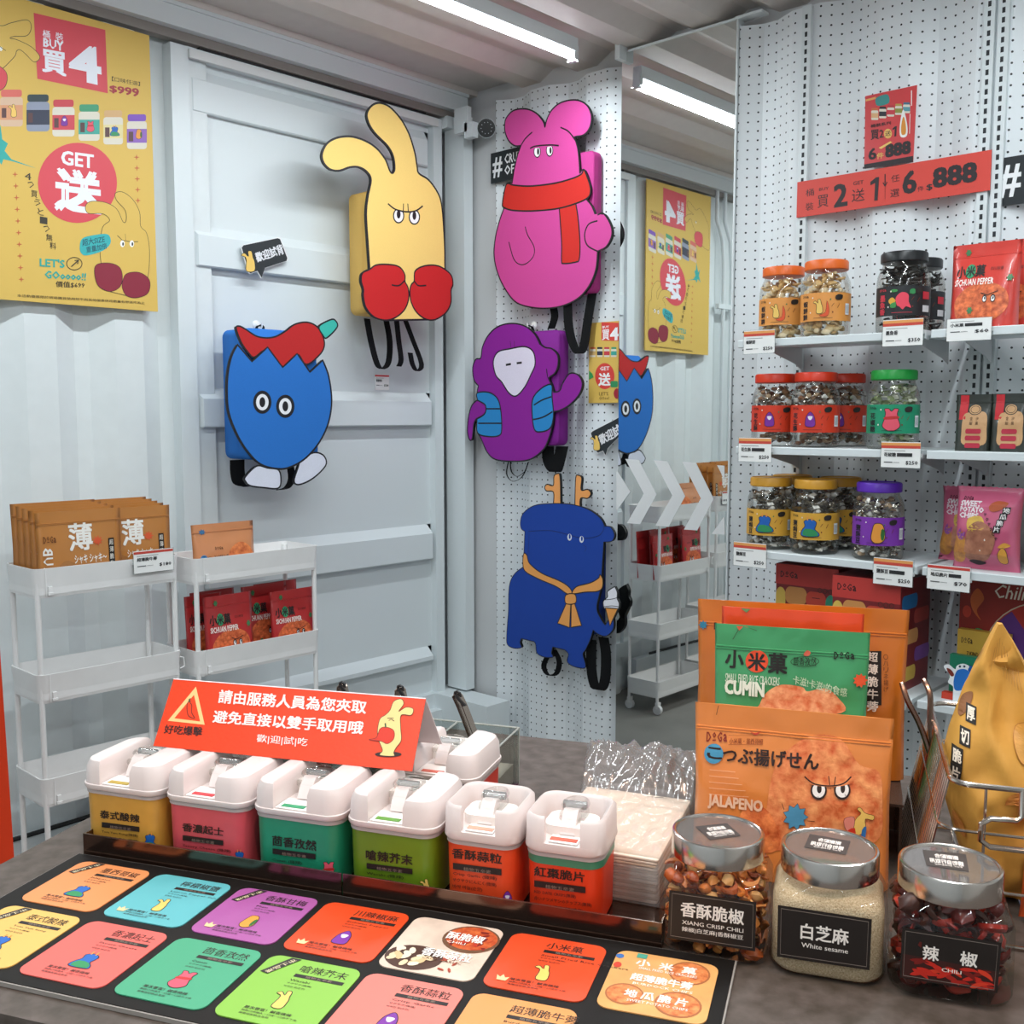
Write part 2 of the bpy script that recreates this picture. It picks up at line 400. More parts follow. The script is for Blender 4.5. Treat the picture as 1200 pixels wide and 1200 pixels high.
# pegboard wall: perforated corrugated sheet
PERF = perf_mat()
mb = sheet([(.195, .02), (.205, 0)] + corr(.206, .834, .317), 0, 2.618, PERF, y=.025); m2 = sheet(corr(1.292, 5.2, .317), 0, 2.618, PERF)
o = solo('wall_right', m2, PEG); S(o)
o = solo('wall_right', mb, PEG); S(o)
mb = MB(); mb.box((.06, .035, 0), (.2, .055, 2.60), mat('#cfd0d1', .5)); mb.box((-.1, .072, 0), (5.3, .11, 2.7), mat('#cfcfd0', .5)); S(solo('trim_5', mb, PEG))
# slotted uprights
def upright(x, z1=2.615):
    fr = PEG.sub(x, 0, 0); o = bpy.data.objects.new('trim_6', None); COL.objects.link(o); o.location = fr.o; o.rotation_euler = (0, 0, fr.rz); S(o)
    mb = MB(); mb.box((-.014, -.016, .0), (-.0095, -.001, z1), WHITE2); mb.box((.0095, -.016, 0), (.014, -.001, z1), WHITE2); mb.box((-.0095, -.016, 0), (.0095, -.013, z1), WHITE2)
    part(o, 'channel', mb)
    mb = MB(); z = .05
    while z < z1 - .03:
        mb.box((-.004, -.0166, z), (.004, -.0155, z + .014), mat('#26292e', .6)); z += .025
    part(o, 'slots', mb, kind='stuff')
    return o
for x in (1.527, 2.052, 2.088): upright(x)
# far walls that close the shop behind the camera
mb = MB(); mb.box((-4.64, -5.3, 0), (-4.6, .3, 2.7), WHITE); S(solo('wall_left', mb, C))
mb = MB(); mb.box((-4.6, -5.34, 0), (.3, -5.3, 2.7), mat('#d8d4cf', .6)); S(solo('wall_front', mb, C))
# ceiling tube lights
TUBEM = mat('#f2f8ff', .5, emit=9)
for i, (tx_, ty_) in enumerate(TUBES):
    fr = Fr((tx_, ty_, 2.60)); t = thing('tube_light', ['white tube light on the ceiling ending beside the mirror', 'white tube light on the ceiling further left along the door wall', 'white tube light over the pegboard shelves', 'white tube light in the middle of the shop ceiling', 'white tube light over the left side of the shop', 'white tube light at the rear right of the shop', 'white tube light at the rear left of the shop'][i], 'light', fr)
    mb = MB(); mb.box((-.6, -.018, .012), (.6, .018, .055), WHITE2); mb.box((-.605, -.016, -.02), (-.585, .016, .03), WHITE2); mb.box((.585, -.016, -.02), (.605, .016, .03), WHITE2); part(t, 'housing', mb)
    mb = MB(); P = ell(0, 0, .013, .013, 12); mb.loft([[(x, a, b) for a, b in P] for x in (-.585, .585)], TUBEM); part(t, 'tube', mb, True)
for i, (a, b) in enumerate(SPOTS):
    fr = Fr(a); t = thing('spotlight', ['small white warm spotlight nearer the front of the counter', 'small white warm spotlight above the rear of the counter'][i], 'light', fr)
    mb = MB(); mb.lathe([(.005, .12), (.03, .115), (.032, .05), (.045, .03), (.045, .018)], WHITE2, cap1=False); part(t, 'lamp_head', mb, True)
# security camera in the corner
fr = Fr((*[DOOR.at(558, 148, -.17)[0], -.17], DOOR.at(558, 148, -.17)[1])); t = thing('security_camera', 'small white security camera with a black lens in the upper corner by the door', 'camera', fr)
mb = MB(); mb.box((-.030, .02, -.02), (-.006, .09, .075), WHITE2); mb.box((-.030, -.01, -.045), (.0, .035, .012), WHITE2); part(t, 'bracket', mb)
D = (Vector(CAM) - fr.o).normalized(); D = Vector((D.x, D.y, D.z * .4 - .1)).normalized(); A = D.orthogonal().normalized(); B = D.cross(A)
def ring(c, r): return [c + A * (r * math.cos(q)) + B * (r * math.sin(q)) for q in [2 * math.pi * k / 20 for k in range(20)]]
c0 = Vector((.026, -.03, -.008))
mb = MB(); mb.loft([ring(c0 - D * .07, .016), ring(c0 - D * .062, .030), ring(c0, .035), ring(c0 + D * .012, .036)], WHITE2); part(t, 'body', mb, True)
mb = MB(); mb.loft([ring(c0 + D * .0125, .0345), ring(c0 + D * .018, .032), ring(c0 + D * .019, .013)], BLACK)
part(t, 'lens', mb, True)
mb = MB()
for k in range(10):
    q = 2 * math.pi * k / 10; cc = c0 + D * .0195 + A * (.021 * math.cos(q)) + B * (.021 * math.sin(q)); mb.loft([[cc + A * (.0018 * math.cos(w_)) + B * (.0018 * math.sin(w_)) for w_ in [math.pi * j / 3 for j in range(6)]], [cc + D * .001 + A * (.0012 * math.cos(w_)) + B * (.0012 * math.sin(w_)) for w_ in [math.pi * j / 3 for j in range(6)]]], mat('#b8bcc4', .3))
part(t, 'diodes', mb, kind='stuff')
# mirror cabinet
MX0, MX1, MZ0, MZ1 = .835, 1.285, .06, 2.64
t = thing('mirror', 'tall frameless mirror with white arrow decals between the pegboard panels', 'mirror', PEG.sub(MX0, 0, 0))
mw = MX1 - MX0
mb = MB(); mb.box((0, -.001, MZ0), (mw, .03, MZ1), mat('#d8dbdd', .4)); part(t, 'backing', mb)
mb = MB(); mb.box((.001, -.006, MZ0 + .001), (mw - .001, -.0015, MZ1 - .001), mat('#e2e6e4', .015, 1)); part(t, 'mirror_glass', mb)
mb = MB(); mb.box((mw, -.008, MZ0), (mw + .005, .03, MZ1), WHITE2); mb.box((.03, -.010, MZ1 - .002), (mw + .005, .03, MZ1 + .004), WHITE2); mb.box((mw - .004, -.012, MZ1 - .002), (mw + .09, .03, MZ1 + .006), WHITE2); mb.box((.0, -.045, MZ1 - .03), (.02, .0, MZ1 + .02), WHITE2); part(t, 'edge_trim', mb)
P = Print(crop(PEG.sub(MX0, 0, 0), -.006, 550, 540, 3.53), base=.0004)
AR = mat('#dfe1e2', .5)
for cx, top, bot in ((0, 0, 262), (118, 5, 272), (236, 12, 288), (354, 20, 303)):
    # arrow: outer left top, right top, tip, bottom right, bottom left, inner tip
    pts = [(645 + cx, top - 8), (702 + cx, top - 4), (775 + cx, (top + bot) / 2 + 8), (707 + cx, bot), (652 + cx, bot - 4), (722 + cx, (top + bot) / 2 + 5)]
    if cx == 354: pts = [(1025, 18), (1056, 20), (1056, 78)]; P.poly(pts, AR); pts = [(1056, 228), (1058, 305), (1003, 302)]
    P.poly(pts, AR)
P.poly([(609, 35), (667, 128), (609, 208)], AR)
P.build(t, 'arrow_decal', y0=-.006, label='white arrow decals pointing right')
# ------------------------------------------------------------------ character backpacks hanging on the walls
INK = '#15151b'
NYL = mat('#0d0e10', .75, bump=.3, scale=200, spec=.2)
def felt(h): return mat(h, .8, noise_amt=.03, scale=300)
def bag(name, label, wall, yp, O, K, outlines, prints, body, bodycol, straps=None, back=BLACK, hook=True, lw=.0075, flap=None):
    """wall frame, plate plane yp, crop origin O and scale K of the traced outline"""
    cx, cz = wall.at(O[0] + body[4] / K, O[1] + body[5] / K, yp)
    fr = wall.sub(cx, 0, cz); c = crop(fr, yp, O[0], O[1], K)
    t = thing(name, label, 'backpack', fr)
    mb = MB()
    for ol in outlines:
        p = [c(q) for q in smooth(ol, 5)]; mb.prism(p, yp, yp + .012, back)
    part(t, 'face_panel', mb, label='flat cut-out panel with a black edge')
    P = Print(c)
    for fn in prints:
        kind = fn[0]
        if kind == 's': P.shape(fn[1], felt(fn[2]), fn[3] if len(fn) > 3 else 0, INK)
        elif kind == 'l': P.line(smooth(fn[1], 5, False), fn[2], fn[3] if len(fn) > 3 else INK)
        elif kind == 'e': P.poly(ell(*fn[1]), fn[2])
    P.build(t, 'face_print', y0=yp)
    # box-shaped bag body behind the panel
    x0, z1 = c((body[0], body[1])); x1, z0 = c((body[2], body[3]))
    yw = -.02 if wall is DOOR else .018
    bk = crop(fr, yw, O[0], O[1], K)                       # the far side edge of the body is seen at its back
    if wall is DOOR: x0 = bk((body[0], body[1]))[0]
    else: x1 = bk((body[2], body[3]))[0]
    mb = MB(); ys = [(-.012, 0), (-.03, .0), (yp + .03, 0), (yp + .013, -.004)]
    def ringz(y, i): return [(x0 + i + (a + (x1 - x0) / 2 - i), y, b + (z0 + z1) / 2) for a, b in rr(x1 - x0 - 2 * i, z1 - z0 - 2 * i, .028)]
    rings = []
    for y, i in ((yw, .006), (yw - .006, 0), (yp + .018, 0), (yp + .0125, .004)):
        rings.append([((x0 + x1) / 2 + a, y, (z0 + z1) / 2 + b) for a, b in rr(x1 - x0 - 2 * i, z1 - z0 - 2 * i, .026)])
    mb.loft(rings, bodycol); part(t, 'bag_body', mb, 50)
    mb = MB(); mb.loft([[((x0 + x1) / 2 + a, y, (z0 + z1) / 2 + b) for a, b in rr(x1 - x0 + .003, z1 - z0 + .003, .027)] for y in (yp * .62, yp * .62 - .003)], bodycol, False, False)
    part(t, 'seam_piping', mb, 50)
    # straps
    for s_ in straps or []:
        sp = smooth(s_[0], 4, False); k = len(sp) - 1
        sy = [yp * .9 * (s_[1] + (s_[2] - s_[1]) * i / k) / -.17 for i in range(k + 1)]; sq_ = [fr.at(O[0] + q[0] / K, O[1] + q[1] / K, yy) for q, yy in zip(sp, sy)]
        mb = MB(); mb.strap([(a, yy, b) for (a, b), yy in zip(sq_, sy)], s_[3], NYL, (1, .25, 0), .0014)
        part(t, 'shoulder_strap', mb)
    if hook:
        hx, hz = (x0 + x1) / 2, z1 + .012
        mb = MB(); mb.lathe([(.012, -.004), (.015, -.001), (.015, .001), (.012, .004)], PLAST, seg=16)
        mb.v = [(hx + a, -.006 + cc * .8, hz + .014 + b) for a, b, cc in mb.v]
        mb.tube([(hx, -.008, hz + .014), (hx, -.03, hz + .008), (hx, -.04, hz + .004), (hx, -.042, hz + .02)], .003, PLAST, 6); 
        hk = part(t, 'hanging_loop', MB2(hx, hz))
        solo('wall_hook', mb, fr, 'small white wall hook holding up the ' + label.split(' backpack')[0] + ' backpack', 'hook', smooth=True)
    return t
def MB2(hx, hz):
    mb = MB(); mb.strap([(hx - .018, -.02, hz - .02), (hx - .012, -.03, hz + .006), (hx, -.036, hz + .012), (hx + .012, -.03, hz + .006), (hx + .018, -.02, hz - .02)], .012, NYL, (0, 1, 0)); return mb
# --- yellow rabbit
RAB = [(300, 200), (320, 165), (355, 152), (400, 170), (450, 225), (485, 290), (510, 370), (520, 430), (528, 462), (570, 490), (610, 545), (628, 600), (637, 700), (642, 800), (645, 892), (668, 912), (677, 950), (669, 975), (668, 1030), (645, 1075), (600, 1104, 1),
       (480, 1106, 1), (380, 1108, 1), (330, 1092), (295, 1050), (284, 1000), (285, 972), (274, 935), (280, 900), (312, 884, 1), (304, 760), (297, 640), (305, 560), (318, 490), (300, 455), (265, 435), (225, 435), (180, 450), (140, 445), (110, 415), (103, 375), (125, 330), (170, 305), (230, 300), (290, 318), (340, 350), (380, 400), (400, 450), (412, 460), (422, 440), (415, 385), (390, 340), (340, 290), (310, 245)]
GL = [(275, 935), (280, 900), (310, 885), (340, 865), (390, 862), (440, 872), (465, 905), (467, 938), (480, 965), (483, 1010), (465, 1060), (425, 1095), (380, 1107), (330, 1092), (295, 1050), (284, 1000), (285, 972)]
GR = [(507, 935), (512, 890), (555, 868), (610, 868), (650, 890), (672, 915), (677, 950), (669, 975), (668, 1030), (645, 1075), (600, 1104), (560, 1103), (520, 1075), (495, 1030), (488, 980), (495, 950)]
LW = .0055
def eye(cx, cy, rx, ry, px=0, py=-6, k=.42):
    return [('e', (cx, cy, rx * 1.25, ry * 1.22), INK), ('e', (cx, cy, rx, ry), '#f4f4f6'), ('e', (cx + px, cy + py, rx * k, ry * .66), INK)]
def brow(x0, y0, x1, y1, dy, wid=LW): return ('l', [(x0, y0), ((x0 * 3 + x1) / 4, (y0 * 3 + y1) / 4 + dy), ((x0 + x1) / 2, (y0 + y1) / 2 + dy), ((x0 + x1 * 3) / 4, (y0 + y1 * 3) / 4 + dy), (x1, y1)], wid)
PR = [('s', RAB, '#f3cf78', LW * 1.3)] + eye(439, 648, 20, 28) + eye(508, 654, 20, 28) + [
    ('s', [(405, 605), (440, 622), (480, 631), (525, 626), (535, 610), (500, 590), (440, 590)], '#f3cf78'),
    ('l', [(392, 595), (425, 620), (475, 631), (515, 626), (545, 605)], LW), ('l', [(460, 595), (459, 626)], .004), ('l', [(479, 595), (481, 628)], .004),
    ('s', GL, '#c8191c', LW), ('s', GR, '#c8191c', LW), ('l', [(466, 932), (440, 955), (408, 952)], LW), ('l', [(508, 935), (525, 955), (560, 954)], LW)]
bag('backpack', 'yellow rabbit-shaped backpack with red boxing gloves hanging on the white door', DOOR, -.16, (350, 80), 3.75, [RAB], PR,
    (215, 503, 610, 1100, 470, 700), felt('#e9bb62'),
    [([(300, 1100), (318, 1200), (345, 1300), (370, 1320), (395, 1290), (400, 1200), (385, 1110)], -.13, -.05, .034), ([(430, 1105), (440, 1200), (450, 1280), (440, 1310)], -.12, -.1, .030),
     ([(470, 1110), (500, 1190), (540, 1300), (520, 1330), (500, 1300), (490, 1250)], -.06, -.12, .030)])
# --- blue egg with a chilli on top
EGG = [(205, 508, 1), (265, 578, 1), (330, 518, 1), (392, 602, 1), (452, 545, 1), (505, 622, 1), (558, 572, 1), (583, 640), (595, 740), (582, 830), (545, 910), (490, 975), (430, 1012), (375, 1022), (300, 1002), (240, 940), (195, 860), (168, 780), (162, 690), (168, 610), (183, 550)]
CHI = [(200, 440), (215, 432), (240, 445), (290, 475), (350, 478), (400, 455), (440, 425), (490, 415), (530, 430), (555, 465), (565, 510), (545, 550), (490, 590), (452, 548), (395, 600), (330, 530), (275, 560), (250, 540), (222, 500)]
STM = [(543, 432), (590, 405), (610, 408), (618, 435), (575, 480), (558, 468)]
FL = [(238, 1055), (285, 1010), (330, 1018), (377, 1028), (385, 1080), (370, 1103), (320, 1100), (260, 1092), (240, 1075)]
FRT = [(520, 955), (560, 965), (573, 1000), (545, 1038), (500, 1072), (455, 1087), (440, 1070), (455, 1020), (470, 985)]
PR = [('s', FL, '#d9dcea', LW), ('s', FRT, '#d9dcea', LW), ('s', EGG, '#1f6fc4', LW * 1.2), ('s', CHI, '#bd1d1e', LW), ('s', STM, '#35b5a6', LW), ('s', EGG[:7] + [(540, 700, 1), (230, 640, 1)], '#1f6fc4'),
      ('l', [(205, 508, 1), (265, 578, 1), (330, 518, 1), (392, 602, 1), (452, 545, 1), (505, 622, 1), (558, 572, 1)], LW)]
for ex, ey in ((308, 746), (403, 763)): PR += [('e', (ex, ey, 38, 48), INK), ('e', (ex, ey, 26, 34), '#eef0f4'), ('e', (ex, ey, 12, 21), INK)]
bag('backpack', 'blue cracked-egg-shaped backpack with a red chilli and white shoes on the white door', DOOR, -.165, (220, 260), 3.53, [EGG, CHI, STM, FL, FRT], PR,
    (138, 428, 552, 975, 380, 700), felt('#2272c8'), [([(205, 985), (206, 1035), (218, 1080), (258, 1094)], -.11, -.07, .065), ([(380, 1108), (412, 1098), (430, 1060), (422, 1000)], -.08, -.12, .035)])
# --- pink bear
BEA = [(187, 240), (195, 210), (225, 180), (275, 173), (320, 190), (350, 225), (359, 252, 1), (368, 215), (390, 175), (430, 145), (490, 135), (535, 155), (556, 200), (550, 250), (525, 283), (485, 292, 1), (498, 340), (505, 400), (507, 448, 1), (525, 432), (545, 480), (553, 520), (537, 560, 1), (560, 590), (580, 645, 1), (610, 620), (640, 670), (643, 715), (620, 760), (583, 780, 1), (575, 860), (545, 930), (500, 980), (440, 1010), (380, 1022), (310, 1020), (240, 1000), (195, 950), (160, 880), (142, 800), (148, 720), (165, 650), (184, 598, 1), (178, 575), (188, 515), (200, 490), (219, 488, 1), (228, 430), (242, 370), (257, 330, 1), (230, 330), (205, 310), (190, 275)]
SCF = [(188, 515), (200, 490), (225, 498), (300, 502), (400, 490), (480, 468), (515, 450), (525, 432), (545, 480), (553, 520), (540, 553), (480, 580), (400, 600), (300, 608), (220, 605), (183, 592), (178, 575)]
PR = [('s', BEA, '#cb4495', LW), ('s', [(420, 595, 1), (490, 575, 1), (500, 640), (508, 740), (505, 812), (490, 826), (440, 832), (430, 820), (430, 740)], '#ca241c', LW), ('s', SCF, '#ca241c', LW * 1.1),
      ('l', [(275, 675), (285, 710), (312, 760), (310, 800), (280, 832), (250, 835), (225, 810), (205, 740)], .004), ('e', (585, 700, 56, 80), '#cb4495'), ('l', [(583, 650), (545, 665), (528, 710), (540, 755), (583, 780)], LW), ('l', [(583, 780), (620, 760), (643, 715), (640, 670), (610, 620), (583, 625)], LW),
      ('l', [(305, 272), (275, 300), (252, 338)], .005), ('l', [(425, 252), (460, 270), (492, 312)], .005)] + eye(326, 355, 12, 22, 4, 0, .4) + eye(379, 350, 12, 22, 4, 0, .4) + [
      ('s', [(300, 325, 1), (418, 315, 1), (410, 330, 1), (310, 342, 1)], '#cb4495'), ('l', [(296, 342), (320, 332), (380, 327), (418, 330)], LW)]
bag('backpack', 'pink bear-shaped backpack wearing a red scarf on the pegboard wall', PEG, -.040, (540, 80), 3.636, [BEA], PR,
    (250, 412, 600, 950, 350, 600), felt('#b53383'), [([(395, 1020), (400, 1060), (385, 1110)], -.10, -.06, .03), ([(455, 1000), (460, 1100), (480, 1180), (505, 1215), (525, 1180), (540, 1080), (560, 960)], -.15, -.03, .035)], hook=False)
# --- purple ape in a blue vest
APE = [(118, 210), (125, 165), (150, 115), (190, 80), (245, 67), (300, 78), (340, 110), (362, 152, 1), (385, 167), (412, 172), (436, 200), (436, 245), (422, 275), (400, 292), (410, 318, 1), (420, 352, 1), (445, 345), (457, 315), (485, 275), (520, 280), (538, 315), (525, 360), (490, 400), (450, 425), (418, 432, 1), (415, 480), (400, 540), (375, 590), (320, 630), (250, 637), (180, 630), (145, 600), (120, 545), (103, 510), (103, 458, 1), (90, 480), (82, 545), (70, 545), (63, 510), (68, 450), (82, 405), (105, 383, 1), (103, 355), (108, 325, 1), (90, 300), (85, 250), (98, 215)]
FAC = [(170, 225), (190, 185), (240, 172), (300, 163), (335, 185), (343, 235), (325, 280), (300, 330), (265, 367), (235, 355), (205, 310), (180, 280)]
VL = [(103, 355), (150, 352), (185, 375), (200, 420), (205, 500), (195, 530), (150, 535), (105, 520), (103, 462, 1), (135, 440), (137, 405), (105, 385, 1)]
VR = [(410, 320), (370, 335), (335, 375), (330, 430), (340, 505), (370, 515), (405, 500), (418, 460), (418, 420), (413, 370)]
PR = [('s', APE, '#8c1596', LW), ('s', FAC, '#e3dcee', LW), ('s', VL, '#2287c9', LW), ('s', VR, '#2287c9', LW), ('l', [(222, 239), (243, 235)], .008), ('l', [(267, 232), (288, 229)], .008), ('l', [(240, 140), (243, 165)], .002), ('l', [(257, 140), (258, 165)], .002),
      ('l', [(140, 420), (200, 420)], LW), ('l', [(108, 480), (203, 480)], LW), ('l', [(338, 405), (370, 385), (410, 370)], LW), ('l', [(335, 465), (375, 455), (415, 432)], LW), ('l', [(390, 255), (396, 290), (410, 318)], .004), ('l', [(103, 460), (135, 440), (137, 405), (105, 385)], LW)]
bag('backpack', 'purple ape-shaped backpack with a white face and blue vest on the pegboard wall', PEG, -.052, (530, 360), 3.529, [APE], PR,
    (180, 110, 482, 575, 250, 350), felt('#7c1488'), [([(232, 640), (225, 690), (250, 720), (290, 700), (315, 640)], -.12, -.05, .004), ([(240, 640), (245, 680), (270, 700), (305, 675)], -.10, -.06, .004), ([(395, 575), (400, 640), (425, 680), (440, 640), (455, 575)], -.08, -.03, .05)], hook=True)
# --- blue deer with antlers and an ice cream
DEE = [(212, 250), (225, 215), (270, 185), (340, 177), (420, 180), (490, 200), (540, 235), (560, 270, 1), (585, 275), (600, 305), (590, 332), (556, 336, 1), (552, 400), (548, 470), (552, 500), (540, 545), (527, 610), (545, 655), (562, 680, 1), (590, 640), (598, 680), (588, 708), (562, 726), (530, 715), (512, 700, 1), (500, 740), (482, 780), (470, 800), (480, 840), (475, 858), (430, 850), (405, 830), (410, 800), (395, 782, 1), (345, 770, 1), (340, 795), (345, 812), (310, 812), (280, 795), (275, 760), (268, 748, 1), (215, 735, 1), (210, 752), (215, 772), (185, 775), (158, 760), (155, 720), (162, 620), (163, 550), (170, 500), (190, 465), (222, 440, 1), (226, 380), (230, 292, 1), (215, 280)]
A1 = [(348, 180, 1), (348, 130), (320, 125), (312, 110), (322, 97), (347, 102), (350, 65), (362, 54), (375, 65), (378, 180, 1)]
A2 = [(437, 187, 1), (440, 72), (452, 60), (465, 72), (463, 120), (490, 118), (503, 135), (490, 155), (461, 155), (458, 190, 1)]
ICE = [(555, 602), (555, 580), (572, 562), (572, 540), (602, 520, 1), (612, 545), (612, 570), (620, 590), (618, 612, 1), (560, 612, 1)]
CON = [(563, 608, 1), (615, 612, 1), (582, 683, 1)]
PR = [('s', A1, '#f0a35c', LW * .8), ('s', A2, '#f0a35c', LW * .8), ('s', DEE, '#0c3f9f', LW * .6), ('s', ICE, '#e8e8f0', LW * .7), ('s', CON, '#e79a4b', LW * .7),
      ('s', [(225, 385), (238, 390), (250, 425), (300, 465), (370, 495), (410, 520), (425, 545), (405, 550), (360, 520), (290, 490), (235, 460), (222, 430)], '#eda356', LW * .7),
      ('s', [(425, 545), (445, 520), (500, 505), (535, 485), (540, 470), (552, 490), (550, 525), (530, 540), (480, 543), (435, 550)], '#eda356', LW * .7),
      ('s', [(402, 588, 1), (365, 672, 1), (415, 690, 1), (420, 595, 1)], '#eda356', LW * .7), ('s', [(422, 595, 1), (421, 689, 1), (465, 682, 1), (436, 590, 1)], '#eda356', LW * .7), ('s', [(400, 555), (437, 552), (440, 588), (400, 590)], '#eda356', LW * .7),
      ('l', [(245, 292), (330, 288), (400, 303), (470, 320), (530, 312), (553, 290), (556, 268)], .003, '#0a2a72'), ('l', [(248, 300), (243, 395)], .002, '#0a2a72')] + [
      ('e', (415, 316, 9, 14), '#dfe3ee'), ('e', (416, 313, 4, 10), '#0c3f9f'), ('e', (465, 325, 9, 14), '#dfe3ee'), ('e', (466, 322, 4, 10), '#0c3f9f'), ('l', [(470, 348), (485, 358), (478, 375)], .002, '#0a2a72'), ('l', [(556, 604), (590, 600), (620, 604)], .002), ('l', [(560, 575), (590, 572), (612, 566)], .002)]
bag('backpack', 'dark blue antlered deer-shaped backpack holding an ice cream on the pegboard wall', PEG, -.045, (550, 540), 3.53, [DEE, A1, A2, ICE, CON], PR,
    (245, 230, 566, 735, 400, 500), felt('#0b2f7c'), [([(350, 780), (372, 830), (360, 880), (325, 885), (308, 850), (320, 815)], -.11, -.05, .022), ([(505, 740), (505, 860), (520, 935), (545, 945), (562, 900), (565, 800), (555, 730)], -.12, -.03, .04)], hook=False)
# ------------------------------------------------------------------ posters, signs, tags on the walls
RED = '#d94a55'; YEL = '#dcb75a'; TEAL = '#2fa89a'
def minirabbit(P, x, y, k, col='#f3cf78', lw=.0012, gloves=None, flip=1, face=True):
    """small printed rabbit; (x, y) centre in the print's own units, k = its height"""
    g = lambda L: [(x + flip * (p[0] - 400) / 960 * k, y + (p[1] - 630) / 960 * k) + tuple(p[2:]) for p in L]
    P.shape(g(RAB), col, lw, n=2)
    if face:
        P.line(g([(392, 595), (425, 620), (475, 631), (515, 626), (545, 605)]), lw, INK)
        for ex in (439, 508):
            P.poly(g(ell(ex, 648, 20, 30, 10)), '#f2f2f2'); P.poly(g(ell(ex, 645, 9, 18, 8)), INK)
    if gloves:
        P.shape(g(GL), gloves, lw, n=2); P.shape(g(GR), gloves, lw, n=2)
def mini(P, kind, x, y, k, raw=False):
    """tiny printed figure of one of the pouch or jar labels; k may be negative when y points down"""
    g = lambda L: [(x + p[0] * abs(k), y + p[1] * k) for p in L]
    a = dict(raw=raw); kk = abs(k) if raw else (Vector(P.conv((x, y + abs(k)))) - Vector(P.conv((x, y)))).length
    if kind == 'bear':
        P.shape(g([(-.25, .3), (-.3, .48), (-.12, .5), (0, .38), (.12, .5), (.3, .48), (.25, .3), (.3, 0), (.38, -.3), (.15, -.5), (-.15, -.5), (-.38, -.3), (-.3, 0)]), '#e5566b', kk * .03, n=3, **a)
        P.shape(g([(-.28, .12), (.28, .16), (.28, .04), (-.28, 0)]), '#c22a2a', 0, n=2, **a)
    elif kind == 'ape':
        P.shape(g([(-.2, .3), (0, .5), (.2, .3), (.3, 0), (.28, -.45), (-.28, -.45), (-.3, 0)]), '#7a2a9c', kk * .03, n=3, **a); P.shape(g([(-.14, .2), (.14, .2), (.1, .02), (0, -.05), (-.1, .02)]), '#eee8f4', 0, n=3, **a)
    elif kind == 'deer':
        P.shape(g([(-.3, .3), (0, .42), (.3, .3), (.3, .1), (.25, -.1), (.45, -.3), (.4, -.48), (-.4, -.48), (-.42, -.2), (-.25, .05)]), '#1c62b8', kk * .03, n=3, **a)
        P.line(g([(-.12, .35), (-.12, .55)]), kk * .06, '#e79a4b', **a); P.line(g([(.1, .35), (.1, .55)]), kk * .06, '#e79a4b', **a)
        P.shape(g([(-.25, -.1), (.25, -.15), (.4, -.45), (-.35, -.45)]), '#2f8f57', 0, n=2, **a)
    elif kind == 'rabbit':
        P.shape(g([(-.45, .3), (-.3, .42), (-.1, .25), (-.12, .5), (.05, .5), (.12, .2), (.2, 0), (.2, -.45), (-.2, -.45), (-.2, 0), (-.25, .22)]), '#f0c767', kk * .03, n=3, **a)
    elif kind == 'chick':
        P.shape(g([(-.15, .4), (.15, .4), (.28, .1), (.3, -.3), (.1, -.5), (-.15, -.5), (-.3, -.3), (-.25, .1)]), '#e99a3c', kk * .03, n=3, **a); P.poly(g(ell(.2, -.1, .09, .3, 8)), '#2f6b2f', **a)
def minijar(P, x0, y0, x1, y1, lid, lab, dark=None):
    h = y1 - y0; P.poly(rr(x1 - x0, abs(h) * .8, (x1 - x0) * .14, (x0 + x1) / 2, y0 + h * .6, 3), dark or '#ddd6c6')
    P.poly(rr((x1 - x0) * .92, abs(h) * .2, (x1 - x0) * .1, (x0 + x1) / 2, y0 + h * .1, 3), lid)
    P.box((x0, y0 + h * .42), (x1, y0 + h * .82), lab)
PX0, PX1, PZ0, PZ1 = -1.89, -1.308, 1.725, 2.56
fr = DOOR.sub((PX0 + PX1) / 2, -.012, (PZ0 + PZ1) / 2)
t = thing('poster', 'large yellow promotional poster with a red 4 and rabbit high on the left wall', 'poster', fr)
mb = MB(); hw, hh = (PX1 - PX0) / 2, (PZ1 - PZ0) / 2; mb.box((-hw, 0, -hh), (hw, .006, hh), mat(YEL, .55)); part(t, 'poster_board', mb)
c = crop(fr, 0, 0, 0, 3)
